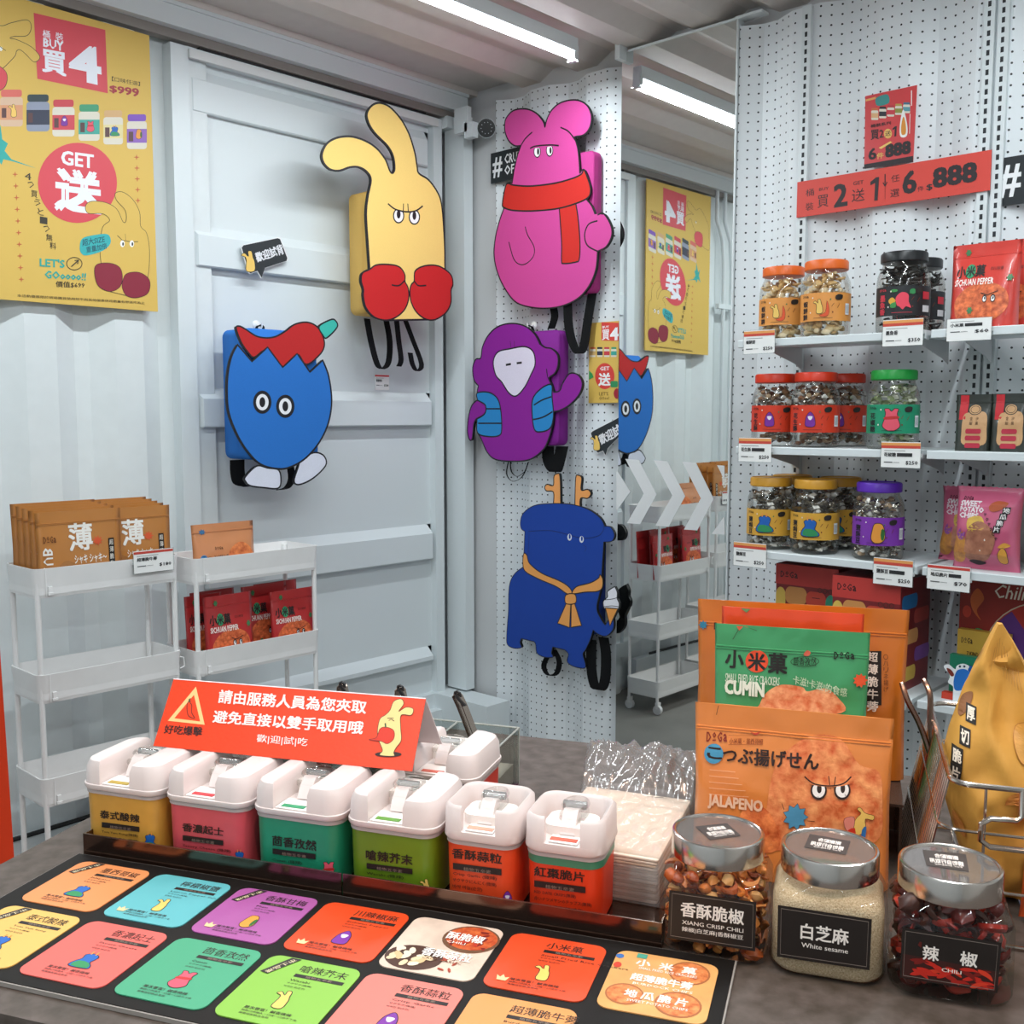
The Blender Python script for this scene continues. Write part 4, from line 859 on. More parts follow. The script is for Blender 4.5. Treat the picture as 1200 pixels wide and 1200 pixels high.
trolley(-1.408, -.960, .983, 'right white four-tier trolley on castors before the container door, holding red pouches')
def art_burdock(P):
    P.tx('薄', (.37, .50), (.64, .84), '#f3efe8', .02, 2); P.poly(star(.70, .60, .07, 9, .5), '#d9572e')
    P.tx('シャキ シャキ〜', (.42, .33), (.80, .44), '#f3efe8', .02); P.tx('ごぼう', (.60, .17), (.82, .31), '#f3efe8', .03); P.box((.83, .16), (.90, .62), '#1f1a18')
    for i, g in enumerate('超薄脆牛蒡'): P.tx(g, (.842, .53 - i * .09), (.888, .60 - i * .09), '#efe9df', .01)
    wordmark(P, (.08, .62), (.22, .70), '#6b3a1a', .01)
    for i, g in enumerate('BURD'): P.quadtx(g, [(.07, .47 - i * .12), (.07, .56 - i * .12), (.17, .56 - i * .12), (.17, .47 - i * .12)], '#f3efe8', .02)
    P.shape([(.22, .30), (.32, .38), (.42, .33), (.40, .22), (.26, .20)], '#a8703a', 0); P.shape([(.45, .2), (.5, .3), (.58, .26), (.56, .15)], '#c08a4a', 0)
def art_mi(sub='SICHUAN PEPPER', blob='#2f8f62'):
    def f(P):
        P.shape([(.18, .10), (.12, .32), (.30, .48), (.60, .52), (.84, .42), (.88, .22), (.70, .08), (.40, .05)], FOODR, 0); P.tx('小米菓', (.10, .60), (.52, .74), '#1f1a1a', .03, 1); P.poly(ell(.31, .67, .075, .085, 16), blob); P.tx('米', (.25, .61), (.37, .73), '#1f1a1a', .03)
        P.tx(sub, (.10, .50), (.66, .575), '#f5e9e2', .02); P.poly(star(.24, .90, .05, 6, .6), '#3f7a4c'); P.poly(star(.88, .56, .05, 6, .6), '#3f7a4c'); P.poly(star(.36, .20, .05, 6, .6), '#3f7a4c')
        for ex in (.56, .68): P.poly(ell(ex, .33, .035, .045, 12), '#1b1717'); P.poly(ell(ex, .325, .024, .032, 12), '#f4f4f4'); P.poly(ell(ex + .005, .335, .011, .018, 8), '#1b1717')
        P.line([(.5, .40), (.60, .37), (.74, .41)], .002, '#1b1717'); P.tx('四川椒香', (.60, .66), (.78, .70), '#2b1a1a')
    return f
# brown pouches in the left trolley's top tray
TZ = .9345
def dpx(px, py, y): return DOOR.at(px, py, y)
ORD = ['front', 'second', 'third', 'fourth', 'rearmost']
for k in range(5):
    for i in (0, 1):
        y = TF + .018 + .034 * k + .017 * i; wd = .232; xc = (-1.730, -1.574)[i] - .002 * k * (1 - i)
        zt = dpx(75, 600, TF)[1] + .004 * k if i == 0 else dpx(170, 594, TF + .02)[1] + .004 * k
        lbl = ORD[k] + ' brown burdock pouch in the ' + ('left' if i == 0 else 'right') + ' row of the left trolley'
        pouch(DOOR.sub(xc, y, TZ), wd, zt - TZ, .014, '#bd7b38', lbl, art_burdock if k < 3 or i == 0 else None, 'brown burdock pouches in the left trolley', seed=k * 2 + i + 11, lean=.02, wr=.0008)
a = dpx(180, 657, TF - .008); b1 = dpx(157, 660, TF - .008); b2 = dpx(203, 655, TF - .008)
ticket(DOOR.sub(a[0], TF - .008, a[1]), b2[0] - b1[0], .062, 'white price card clipped to the top tray of the left trolley', '$180', '超薄脆牛蒡', strips=('#c9483c',))
# right trolley
def art_tsubu(P):
    P.poly(ell(.15, .38, .05, .06), '#3a86c0'); P.tx('こ', (.12, .35), (.18, .42), '#1b1b1b', .02); P.tx('つぶ揚げせん', (.20, .34), (.70, .42), '#3a2418', .01); P.poly(star(.16, .86, .06, 7), '#3a6f9a'); P.shape([(.55, .05), (.55, .45), (.75, .62), (.93, .45), (.93, .1)], FOOD, 0); wordmark(P, (.33, .52), (.45, .57), '#5a3a20', .01); P.tx('JALAPENO', (.6, .18), (.85, .24), '#2a1a14', .02)
xl, _ = dpx(228, 640, TF + .035); xr, _ = dpx(301, 640, TF + .035); pouch(DOOR.sub((xl + xr) / 2, TF + .045, .9145), xr - xl, dpx(260, 613, TF + .045)[1] - .9145, .03, '#d0895a', 'orange pouch standing alone in the top tray of the right trolley', art_tsubu, seed=5, lean=.06)
ZT2 = .983 - (.983 - .16) / 3 - .078 + .0095
for i, (pl, pr2, pt, y, sd, lbl) in enumerate(((240, 297, 697, -.425, 4, 'front left red rice-snack pouch in the second tray of the right trolley'), (318, 369, 691, -.42, 6, 'front right red rice-snack pouch in the second tray of the right trolley'),
        (218, 262, 697, -.36, 7, 'red pouch at the far left behind the front left pouch of the right trolley'), (225, 277, 692, -.335, 8, 'rear left red pouch in the second tray of the right trolley'), (285, 338, 685, -.36, 9, 'red pouch between the front two in the right trolley'), (300, 350, 682, -.33, 10, 'rear right red pouch in the second tray of the right trolley'))):
    y += TD; xl, _ = dpx(pl, 720, y); xr, _ = dpx(pr2, 720, y); zt = dpx((pl + pr2) / 2, pt, y)[1]
    pouch(DOOR.sub((xl + xr) / 2, y, ZT2), xr - xl, zt - ZT2, .028 if i < 2 else .018, '#b92b2c', lbl, art_mi() if i < 5 else None, 'red rice-snack pouches in the right trolley', seed=sd, lean=.05)
# orange board at the left edge, standing on the floor beyond the counter
mb = MB(); fr = DOOR.sub(0, -.62, 0); a = fr.at(-2, 700, 0); xs = [fr.at(p, q)[0] for p, q in ((-40, 720), (0, 720), (19, 1005), (-40, 1005))]
mb.prism([(fr.at(-60, 700)[0], .97), (fr.at(-4, 700)[0], .97), (fr.at(22, 1040)[0], 0), (fr.at(-40, 1040)[0], 0)], 0, .02, mat('#dc3a10', .45))
solo('board', mb, fr, 'plain orange-red upright board at the left edge of the picture', 'board')
# ------------------------------------------------------------------ shelves on the pegboard wall
SHZ = [1.616, 1.311, 1.011, .660]; SY = -.30
def shelf(x0, x1, z, label):
    fr = PEG.sub(x0, 0, z); t = thing('shelf', label, 'shelf', fr, None); w_ = x1 - x0
    mb = MB(); mb.box((0, SY + .012, -.012), (w_, -.018, 0), WHITE2); part(t, 'shelf_board', mb)
    mb = MB(); mb.loft([[(x, SY + a, b) for a, b in ((0, -.020), (.002, -.0215), (.012, -.0215), (.012, .0), (.002, 0), (0, -.002))] for x in (0, w_)], WHITE2); part(t, 'front_lip', mb)
    for xx in (.055, w_ - .045):
        mb = MB(); n = [(-.02, -.012), (-.02, -.075), (-.06, -.060), (-.26, -.02), (-.26, -.012)]
        mb.add([(xx + dx, a, b) for dx in (-.0015, .0015) for a, b in n], [tuple(range(5)), tuple(range(5, 10))[::-1]] + [(i, (i + 1) % 5, 5 + (i + 1) % 5, 5 + i) for i in range(5)], mat('#c9cacc', .4)); part(t, 'bracket', mb)
    mb = MB(); mb.box((.01, SY + .03, -.022), (w_ - .01, SY + .05, -.012), WHITE2); part(t, 'stiffener', mb)
nm = ['topmost', 'second', 'third', 'lowest visible']
for i, z in enumerate(SHZ):
    shelf(1.487, 2.026, z, nm[i] + ' white metal shelf from the top in the left bay of the pegboard wall')
    shelf(2.040, 2.60, z, nm[i] + ' white metal shelf from the top in the right bay of the pegboard wall')
ROTJ = math.radians(-64)
def jspot(px, y): return PEG.at(px, 500, y)[0]
def put(px, y, z): p = PEG.w(jspot(px, y), y, z); return Fr(p, ROTJ)
CRISP = [mat('#ead0a0', .5), mat('#dcb67c', .5), mat('#f0dcb8', .5)]
DARKC = [mat('#24211f', .35), mat('#3a3430', .3), mat('#15130f', .4)]
SILV = [mat('#d9d6d0', .22, .8), mat('#f2efe9', .3), mat('#b8b2a8', .2, .9)]
NUT = [mat('#a8805f', .5), mat('#8a6248', .5), mat('#c9ab8c', .4)]
GRN = [mat('#cfd6b8', .4), mat('#9fb07c', .4), mat('#e4e6d4', .35)]
def prawnfig(P):
    fig('rabbit', .5, .40, .5)(P); P.shape([(.52, .7), (.56, .45), (.55, .2), (.47, .14), (.40, .2), (.50, .3)], '#e2562a', .0006, n=3)
def octofig(P):
    P.shape([(.38, .35), (.36, .6), (.45, .78), (.55, .7), (.56, .45), (.60, .25), (.52, .3), (.47, .2), (.42, .3)], '#e8455a', 0, n=3); P.shape([(.24, .5), (.30, .62), (.36, .5), (.30, .36)], '#e0a83a', 0, n=3); P.shape([(.28, .4), (.36, .45), (.36, .28), (.28, .28)], '#3f8f4a', 0, n=3); P.poly(ell(.62, .80, .05, .09), '#2f8a4c'); P.poly(ell(.33, .84, .06, .05), '#3f8f4a')
    P.box((.80, .55), (.96, .80), '#c92c3c'); P.box((.80, .12), (.96, .34), '#d8dadc')
J = dict(
    prawn=('#e8691a', '#e69a4c', jlabel(prawnfig, '蝦餅餅'), (['crescent', 'lump'], CRISP, 190, .0655, .012, .172, .0135, 1)),
    black=('#17191c', '#1f2226', jlabel(octofig, '墨魚香', '#d8384a', barcode=False), (['crescent', 'stick'], DARKC, 200, .0655, .012, .172, .0145, 2)),
    red=('#d8330f', '#d83a1c', jlabel(fig('ape'), '花生酥'), (['foil', 'foil', 'lump'], SILV + NUT, 230, .0655, .011, .17, .0115, 3)),
    green=('#129a3a', '#16926a', jlabel(fig('bear', .75, .45), '花椒糖'), (['foil', 'stick', 'foil'], GRN + SILV[:1], 230, .0655, .011, .17, .0115, 4)),
    yellow=('#d59a2c', '#dda73e', jlabel(fig('deer', .7, .42), '鹽焗豆'), (['foil', 'lump', 'foil'], SILV + [mat('#8d8474', .4), mat('#5f584c', .5)], 230, .0655, .011, .17, .0115, 5)),
    purple=('#5b25b0', '#7e35ab', jlabel(fig('chick', .75, .48), '鹽酥豆', '#1d1226'), (['foil', 'lump'], SILV + NUT[2:], 230, .0655, .011, .165, .011, 6)))
for kind, px, y, z, lbl in (
        ('prawn', 914, -.19, 0, 'left orange-lidded jar of pale crescent crisps on the top shelf'), ('prawn', 963.5, -.222, 0, 'right orange-lidded jar of pale crescent crisps on the top shelf'),
        ('black', 1053, -.222, 0, 'black-lidded jar of dark crisps at the front of the top shelf'), ('black', 1071, -.076, 0, 'black-lidded jar half hidden behind the other black-lidded jar'),
        ('red', 908, -.198, 1, 'leftmost red-lidded jar with a purple figure label on the second shelf'), ('red', 955, -.222, 1, 'middle red-lidded jar with a purple figure label on the second shelf'), ('red', 988, -.076, 1, 'rear red-lidded jar partly hidden at the right of the red-lidded three'),
        ('green', 1046, -.222, 1, 'bright green-lidded jar with a pink bear label on the second shelf'),
        ('yellow', 905, -.212, 2, 'leftmost yellow-lidded jar with a blue deer label on the third shelf'), ('yellow', 958, -.222, 2, 'front middle yellow-lidded jar with a blue deer label on the third shelf'), ('yellow', 930, -.070, 2, 'yellow-lidded jar at the back between the two front yellow-lidded jars'), ('yellow', 987, -.074, 2, 'rear yellow-lidded jar partly hidden at the right of the yellow-lidded jars'),
        ('purple', 1033, -.222, 2, 'purple-lidded jar with a purple label on the third shelf')):
    lid, lc, art, cont = J[kind]; snack_jar(put(px, y, SHZ[z]), lbl, lid, lc, art, cont, {'prawn': 'orange-lidded crisp jars', 'black': 'black-lidded jars', 'red': 'red-lidded jars', 'yellow': 'yellow-lidded jars'}.get(kind))
# price tags on the shelf fronts
for (a, b, c_, d), big, name, sm, st, lbl in (
        ((872, 387, 908, 414), '$250', '蝦餅餅', '', None, 'price tag at the left end of the top shelf under the orange-lidded jars'), ((1035, 374, 1082, 405), '$350', '墨魚香', '', None, 'price tag under the black-lidded jars on the top shelf'),
        ((1110, 373, 1162, 399), '$60', '小米菓', 'x', (), 'plain white price tag without stripes under the red pouch on the top shelf'), ((866, 513, 904, 541), '$250', '花生酥', 'x', None, 'price tag at the left end of the second shelf under the red-lidded jars'),
        ((1033, 518, 1079, 548), '$250', '花椒糖', 'x', None, 'price tag under the green-lidded jar on the second shelf'), ((860, 636, 898, 664), '$250', '鹽焗豆', '', None, 'price tag at the left end of the third shelf under the yellow-lidded jars'),
        ((1024, 655, 1070, 686), '$250', '鹽酥豆', 'x', None, 'price tag under the purple-lidded jar on the third shelf'), ((1087, 663, 1137, 692), '$70', '地瓜脆片', 'x', ('#d0463c',), 'price tag with a single red stripe under the pink crisp bag'),
        ((1036, 812, 1060, 842), '$80', '辣椒禮盒', 'x', None, 'price tag on the lowest shelf beside the orange pouches')):
    yy = SY - .008; x0, _ = PEG.at(a, b, yy); x1, _ = PEG.at(c_, b, yy); xm, zt = PEG.at((a + c_) / 2, b, yy); _, zb = PEG.at((a + c_) / 2, d, yy)
    ticket(PEG.sub(xm, yy, (zt + zb) / 2), x1 - x0, zt - zb, lbl, big, name, sm, ('#e8a05a', '#cf4a3c') if st is None else st)
# red pouches, top shelf right bay
def shpx(px, y, py=300): return PEG.at(px, py, y)
def shelf_pouch(pl, pr2, y, z, top_px, d, col, lbl, art, **k):
    xl = shpx(pl, y)[0]; xr = shpx(pr2, y)[0]; xm = (xl + xr) / 2; zt = PEG.at((pl + pr2) / 2, top_px, y)[1]
    return pouch(PEG.sub(xm, y, z), xr - xl, zt - z, d, col, lbl, art, **k)
shelf_pouch(1116, 1197, -.26, SHZ[0], 284, .07, '#cf3a30', 'red pepper rice-snack pouch at the front of the top shelf', art_mi(), group='red pouches on the top shelf', seed=21, lean=.03)
shelf_pouch(1140, 1225, -.16, SHZ[0], 281, .06, '#cf3a30', 'second red pepper rice-snack pouch tucked behind the front one', art_mi(), group='red pouches on the top shelf', seed=22, lean=.03)
def art_date(P):
    P.box((.13, .55), (.36, .985), '#c4202c'); P.shape([(.26, .62), (.40, .68), (.60, .70), (.86, .66), (.90, .40), (.86, .12), (.30, .12), (.24, .35)], '#c79a6c', 0, sm=True); P.poly(ell(.56, .73, .17, .09), '#c79a6c'); P.line(ell(.56, .73, .17, .09), .002, '#2a2a24', True); P.line(ell(.56, .73, .12, .06), .0012, '#2a2a24', True)
    P.tx('金', (.44, .54), (.52, .60), '#5a3c22', .01); P.tx('沙', (.60, .54), (.68, .60), '#5a3c22', .01); P.tx('甜', (.44, .46), (.52, .52), '#5a3c22', .01); P.tx('棗', (.60, .46), (.68, .52), '#5a3c22', .01)
    for z in (.32, .20, .07): P.poly(rr(.42, .085, .04, .56, z + .03), '#b2243c')
shelf_pouch(1128, 1171, -.25, SHZ[1], 462, .04, '#2b302a', 'left dark pouch of dried dates on the second shelf', art_date, group='dark date pouches on the second shelf', seed=31)
shelf_pouch(1170, 1214, -.25, SHZ[1], 461, .04, '#2b302a', 'right dark pouch of dried dates at the picture edge on the second shelf', art_date, group='dark date pouches on the second shelf', seed=32)
def pillow(fr, w_, h, d, col, lbl, art, group=None, seed=1, lean=.0, wr=.003, name='crisp_bag', zig=.002, rows=None, conv=None, nx=24, nz_=30, thick=None, seg=.012, fold=0):
    B = Bag(rows or [(0, -w_ * .5, w_ * .5), (h * .1, -w_ * .48, w_ * .48), (h * .5, -w_ * .455, w_ * .455), (h * .9, -w_ * .48, w_ * .48), (h, -w_ * .5, w_ * .5)], thick or [(0, .001), (h * .05, .0012), (h * .2, d * .4), (h * .5, d * .5), (h * .8, d * .4), (h * .95, .0012), (h, .001)], wr, seed, lean, 16); B.fold = fold
    t = thing(name, lbl, 'crisp bag', fr, group); part(t, 'bag_film', B.mesh(foil(col) if isinstance(col, str) else col, nx, nz_, zig))
    if art:
        P = Print(conv or (lambda p: ((p[0] - .5) * w_, p[1] * h)), base=.0007, step=.0001); art(P); P.build(t, 'bag_print', warp=B.front, seg=seg)
    return t
def art_sweet(P):
    wordmark(P, (.16, .84), (.30, .88), '#2a1a1e', .02); P.tx('SWEET', (.14, .77), (.44, .83), '#f2e6ea', .04); P.tx('POTATO', (.14, .70), (.49, .76), '#f2e6ea', .04); P.tx('CHIPS', (.14, .63), (.42, .69), '#f2e6ea', .04)
    GO = mat('#c98e3c', .5, 0, .25, 50, dark='#a8683a'); TA = mat('#b27a5e', .5, 0, .2, 40, dark='#8e5440')
    P.shape([(.04, .12), (.10, .40), (.22, .45), (.26, .20), (.16, .08)], GO, 0); P.shape([(.28, .62), (.45, .66), (.52, .58), (.50, .50), (.30, .48)], mat('#d9b04c', .5, 0, .2, 60), 0)
    P.shape([(.24, .18), (.26, .40), (.32, .54), (.46, .60), (.62, .52), (.68, .38), (.60, .18), (.44, .10), (.30, .12)], TA, 0); P.poly(ell(.54, .38, .014, .016), '#f2efe8'); P.poly(ell(.47, .25, .008, .009), '#f2efe8')
    P.shape([(.12, .42), (.17, .50), (.19, .44), (.25, .46), (.22, .38), (.16, .36)], '#8d4a9a', 0); P.shape([(.28, .10), (.40, .06), (.52, .09), (.46, .12), (.34, .13)], '#2a1f22', 0)
    P.shape([(.56, .78), (.66, .84), (.82, .82), (.72, .74), (.60, .72)], '#b5542e', 0)
    for i, g in enumerate('地瓜脆片'): x = .80 - i * .035; z = .72 - i * .075; P.poly([(x - .05, z - .02), (x + .05, z - .02), (x + .06, z + .06), (x - .04, z + .06)], '#211b1e'); P.tx(g, (x - .035, z - .01), (x + .045, z + .05), '#f0eaea', .02)
    for i, g in enumerate('サクサクじゃ'): a = .9 - i * .3; P.tx(g, (.50 + .035 * i, .66 - i * .055), (.54 + .035 * i, .70 - i * .055), '#2a1a1e', .02)
    P.shape([(.74, .12), (.72, .22), (.78, .30), (.84, .24), (.84, .12)], '#d99a3c', .001, n=3); P.shape([(.72, .30), (.80, .36), (.88, .33), (.82, .30)], '#d99a3c', 0)
ppx = lambda px, y: PEG.at(px, 600, y)[0]
zt = PEG.at(1160, 571, -.235)[1]
pillow(PEG.sub((ppx(1118, -.24) + ppx(1199, -.24)) / 2, -.235, SHZ[2]), ppx(1199, -.24) - ppx(1118, -.24), zt - SHZ[2], .09, '#cc5f80', 'pink sweet-potato crisp bag at the front of the third shelf', art_sweet, 'pink crisp bags on the third shelf', 3, .05)
pillow(PEG.sub((ppx(1105, -.13) + ppx(1170, -.13)) / 2, -.115, SHZ[2]), ppx(1180, -.13) - ppx(1102, -.13), zt - SHZ[2] - .01, .06, '#cc5f80', 'pink sweet-potato crisp bag behind and left of the front one', art_sweet, 'pink crisp bags on the third shelf', 5, .08)
pillow(PEG.sub(ppx(1196, -.23) + .10, -.15, SHZ[2]), .19, .215, .07, '#b98a44', 'golden brown crisp bag at the right picture edge on the third shelf', None, None, 8, .04)
# gift boxes under the third shelf
def gift(px0, px1, y, z, ztop_px, dp, lbl, grp, seed):
    x0 = ppx(px0, y); x1 = ppx(px1, y); zt = PEG.at((px0 + px1) / 2, ztop_px, y)[1]; w_, h = x1 - x0, min(zt - z, .323); fr = PEG.sub((x0 + x1) / 2, y, z)
    t = thing('gift_box', lbl, 'box', fr, grp); mb = MB(); mb.loft([[(a, b + dp / 2, zz) for a, b in rr(w_, dp, .004, n=2)] for zz in (0, h)], mat('#7c2024', .45)); part(t, 'carton', mb)
    P = Print(lambda p: ((p[0] - .5) * w_, p[1] * h)); P.box((0, .80), (1, 1), '#c23a34'); wordmark(P, (.08, .87), (.36, .93), '#3a1418', .02)
    rn = random.Random(seed); cols = ['#d9b552', '#c98a4c', '#c2402e', '#2f8f70', '#2477b8', '#b5433c', '#d99a5c', '#7c4a9a']
    lay = [(.09, .62, .08, .15), (.34, .70, .18, .085), (.66, .68, .16, .08), (.90, .66, .09, .09), (.30, .50, .16, .08), (.62, .50, .15, .09), (.88, .46, .10, .10), (.12, .34, .09, .10), (.36, .30, .15, .09), (.66, .30, .15, .08), (.90, .26, .09, .09), (.2, .12, .18, .08), (.56, .12, .16, .08), (.86, .1, .12, .08)]
    for k, (x, zz, a, b) in enumerate(lay): P.poly(rr(a * 2, b * 2, min(a, b), x, zz), cols[(k + seed) % 8] if k else '#d9b552')
    mini(P, 'ape', .32, .5, .13); mini(P, 'chick', .66, .5, .12); P.poly(ell(.07, .5, .05, .05), '#2f8f70'); P.line([(.6, .7), (.72, .7)], .002, '#241014')
    for x in (.72, .80, .88): P.line(ell(x, .78, .03, .022), .0015, '#3a2a20', True)
    P.build(t, 'carton_print')
    Q = Print(lambda p: (p[0] * dp, p[1] * h)); 
    for k, (x, zz) in enumerate(((.3, .8), (.7, .65), (.35, .48), (.75, .3), (.3, .15))): Q.poly(rr(.5, .13, .06, x, zz), cols[(k + 4 + seed) % 8])
    Q.build(t, 'side_print', warp=lambda x, zz: (Vector((w_ / 2, x, zz)), Vector((1, 0, 0))))
    return t
gift(911, 985, -.18, SHZ[3], 664, .13, 'red patterned gift box at the back left under the third shelf', 'red patterned gift boxes', 0)
gift(978, 1059, -.285, SHZ[3], 678, .21, 'red patterned gift box at the front under the third shelf', 'red patterned gift boxes', 0)
# chilli wheel box, small yellow card box and green figure card, lowest shelf right bay
def flatbox(p0, p1, y, dp, z0px, z1px, col, lbl, art, name='box', cat='box', z=None):
    x0 = PEG.at(p0, 700, y)[0]; x1 = PEG.at(p1, 700, y)[0]; zt = PEG.at((p0 + p1) / 2, z1px, y)[1]; zb = z if z is not None else PEG.at((p0 + p1) / 2, z0px, y)[1]
    t = thing(name, lbl, cat, PEG.sub((x0 + x1) / 2, y, zb)); mb = MB(); w_, h = x1 - x0, min(zt - zb, .325); mb.box((-w_ / 2, 0, 0), (w_ / 2, dp, h), mat(col, .45)); part(t, 'carton', mb)
    P = Print(lambda p: ((p[0] - .5) * w_, p[1] * h)); art(P); P.mb.v = [(max(-w_ / 2, min(w_ / 2, a)), b, max(0, min(h, c_))) for a, b, c_ in P.mb.v]; P.build(t, 'carton_print'); return t
def art_chilli(P):
    P.poly(ell(.78, .35, .55, .48, 40), '#c9b79c'); P.poly(ell(.78, .35, .54, .47, 40), '#a8251a')
    for k, cc in enumerate(('#c9622c', '#a8251a', '#5a2a7a', '#2f7a4a', '#b5431f')): a = .4 + k * .9; P.poly([(.78, .35)] + [(.78 + .53 * math.cos(a + j * .15), .35 + .46 * math.sin(a + j * .15)) for j in range(7)], cc)
    P.tx('Chili Pie', (.30, .82), (.78, .93), '#e8dccb', .01, 1, slant=.2); P.shape([(.10, .45), (.16, .55), (.26, .52), (.26, .42), (.12, .4)], '#2f8f52', 0); P.poly(ell(.2, .5, .04, .03), '#f0efe8')
    P.shape([(.1, .8), (.16, .88), (.22, .8), (.16, .7), (.2, .62), (.12, .7)], '#c9622c', 0); P.poly(ell(.07, .68, .04, .05), '#c9402c')
flatbox(1125, 1262, -.14, .10, 0, 672, '#8f2418', 'large dark red chilli wheel box on the lowest shelf at the right', art_chilli, z=SHZ[3])
def art_card(P): wordmark(P, (.08, .80), (.30, .88), '#3a2a14', .02); P.tx('7 KINDS OF FLAVOURS', (.2, .62), (.95, .68), '#3a2a14', .02); P.tx('SPICY SNACK', (.35, .45), (.9, .51), '#3a2a14', .02); P.shape([(.5, .1), (.6, .3), (.8, .32), (.95, .2), (.95, .05)], '#2a2a30', 0)
flatbox(1124, 1185, -.17, .025, 792, 741, '#c9a03c', 'small yellow card box in front of the chilli wheel box', art_card, z=SHZ[3])
flatbox(1116, 1160, -.215, .02, 818, 770, '#15795a', 'small green card box behind the yellow crisp bag tip', lambda P: P.shape([(.3, .5), (.5, .8), (.8, .7), (.9, .4), (.5, .2)], '#1c5fb0', .001), z=SHZ[3])
flatbox(1108, 1150, -.236, .02, 836, 815, '#c93a22', 'low red tray box at the front of the lowest shelf', lambda P: None, z=SHZ[3])
fr = PEG.sub(PEG.at(1118, 800, -.24)[0], -.2395, SHZ[3]); c = crop(fr, 0, 1040, 720, 6.67)
t = thing('figure_card', 'small blue cut-out figure card with a white border on the lowest shelf', 'card', fr)
FG = [(445, 400), (480, 390), (530, 430), (545, 400), (590, 385), (640, 405), (630, 440), (680, 500), (600, 600), (530, 620), (515, 560), (475, 530), (490, 490), (480, 450), (455, 430)]
mb = MB(); mb.prism([c(p) for p in smooth(FG, 3)] , -.003, 0, mat('#eef0f2', .4)); zb = min(v[2] for v in mb.v); mb.box((c((540, 0))[0], -.002, 0), (c((620, 0))[0], 0, max(zb + .02, .02)), mat('#eef0f2', .4)); part(t, 'cut_out', mb)
P = Print(c); P.shape([(535, 460), (560, 430), (620, 430), (665, 490), (600, 580), (535, 590), (520, 530)], '#1f6fc4', 0); P.shape([(465, 420), (500, 430), (525, 470), (500, 480)], '#7a2a1c', 0); P.poly(ell(570, 405, 9, 9), '#26384a'); P.poly(ell(605, 405, 9, 9), '#26384a'); P.build(t, 'card_print', y0=-.003)
# ------------------------------------------------------------------ sample counter
def cth(px, py, z=0): return CT.ath(px, py, z)
TOPM = mat('#5a504b', .52, noise_amt=.16, scale=45, bump=.3, dark='#40382f')
t = thing('counter', 'sampling counter with a dark grey stone-look top across the foreground', 'counter', CT)
mb = MB(); mb.loft([[(a + .9640, b + .15, z) for a, b in rr(2.072, .85, .004, n=2)] for z in (-.028, -.0015, 0)], TOPM); part(t, 'worktop', mb)
mb = MB(); mb.box((-.055, -.26, -.9), (1.98, .555, -.028), mat('#2e2a28', .55, noise_amt=.1)); part(t, 'cabinet', mb)
# menu board and its cards
t = thing('menu_board', 'black menu board with rounded coloured flavour cards lying on the counter', 'menu', CT)
mb = MB(); mb.box((-.002, -.243, .0005), (.733, -.004, .0045), mat('#9a9590', .4)); part(t, 'board_edge', mb)
mb = MB(); mb.box((-.0005, -.2415, .0045), (.7315, -.0055, .0052), mat('#120f0d', .55, spec=.25)); part(t, 'board_face', mb)
flatw = lambda zz: (lambda x, y: (Vector((x, y, zz)), Vector((0, 0, 1))))
CARDS = [[('#e9935a', '墨西哥椒', 'Jalapeno', 'deer'), ('#5fb6bd', '檸檬椒鹽', 'Lemon Pepper Salt', 'rabbit'), ('#ab5a9f', '香酥甘梅', 'Plum', 'chick'), ('#e0481a', '川辣椒麻', 'Sichuan Pepper', 'ape'), (None, '酥脆椒', 'CHILI', 'photo'), ('#dc4a20', '小米菓', 'Small Fried Rice Crackers', 'rabbit'), (None, '小米菓', 'SMALL FRIED RICE CRACKERS', 'photo2')],
         [('#e8b964', '泰式酸辣', 'Tom Yam Kung', 'deer'), ('#e5675f', '香濃起士', 'Savory Cheese', 'deer'), ('#44a37c', '茴香孜然', 'Cumin', 'bear'), ('#86bd45', '嗆辣芥末', 'Wasabi', 'rabbit'), ('#e0786c', '香酥蒜粒', 'Crisp Garlic', 'ape'), ('#dd9450', '超薄脆牛蒡', 'Burdock Chips', 'rabbit')]]
U0 = [.0155, .118, .2215, .3235, .4225, .524, .627]
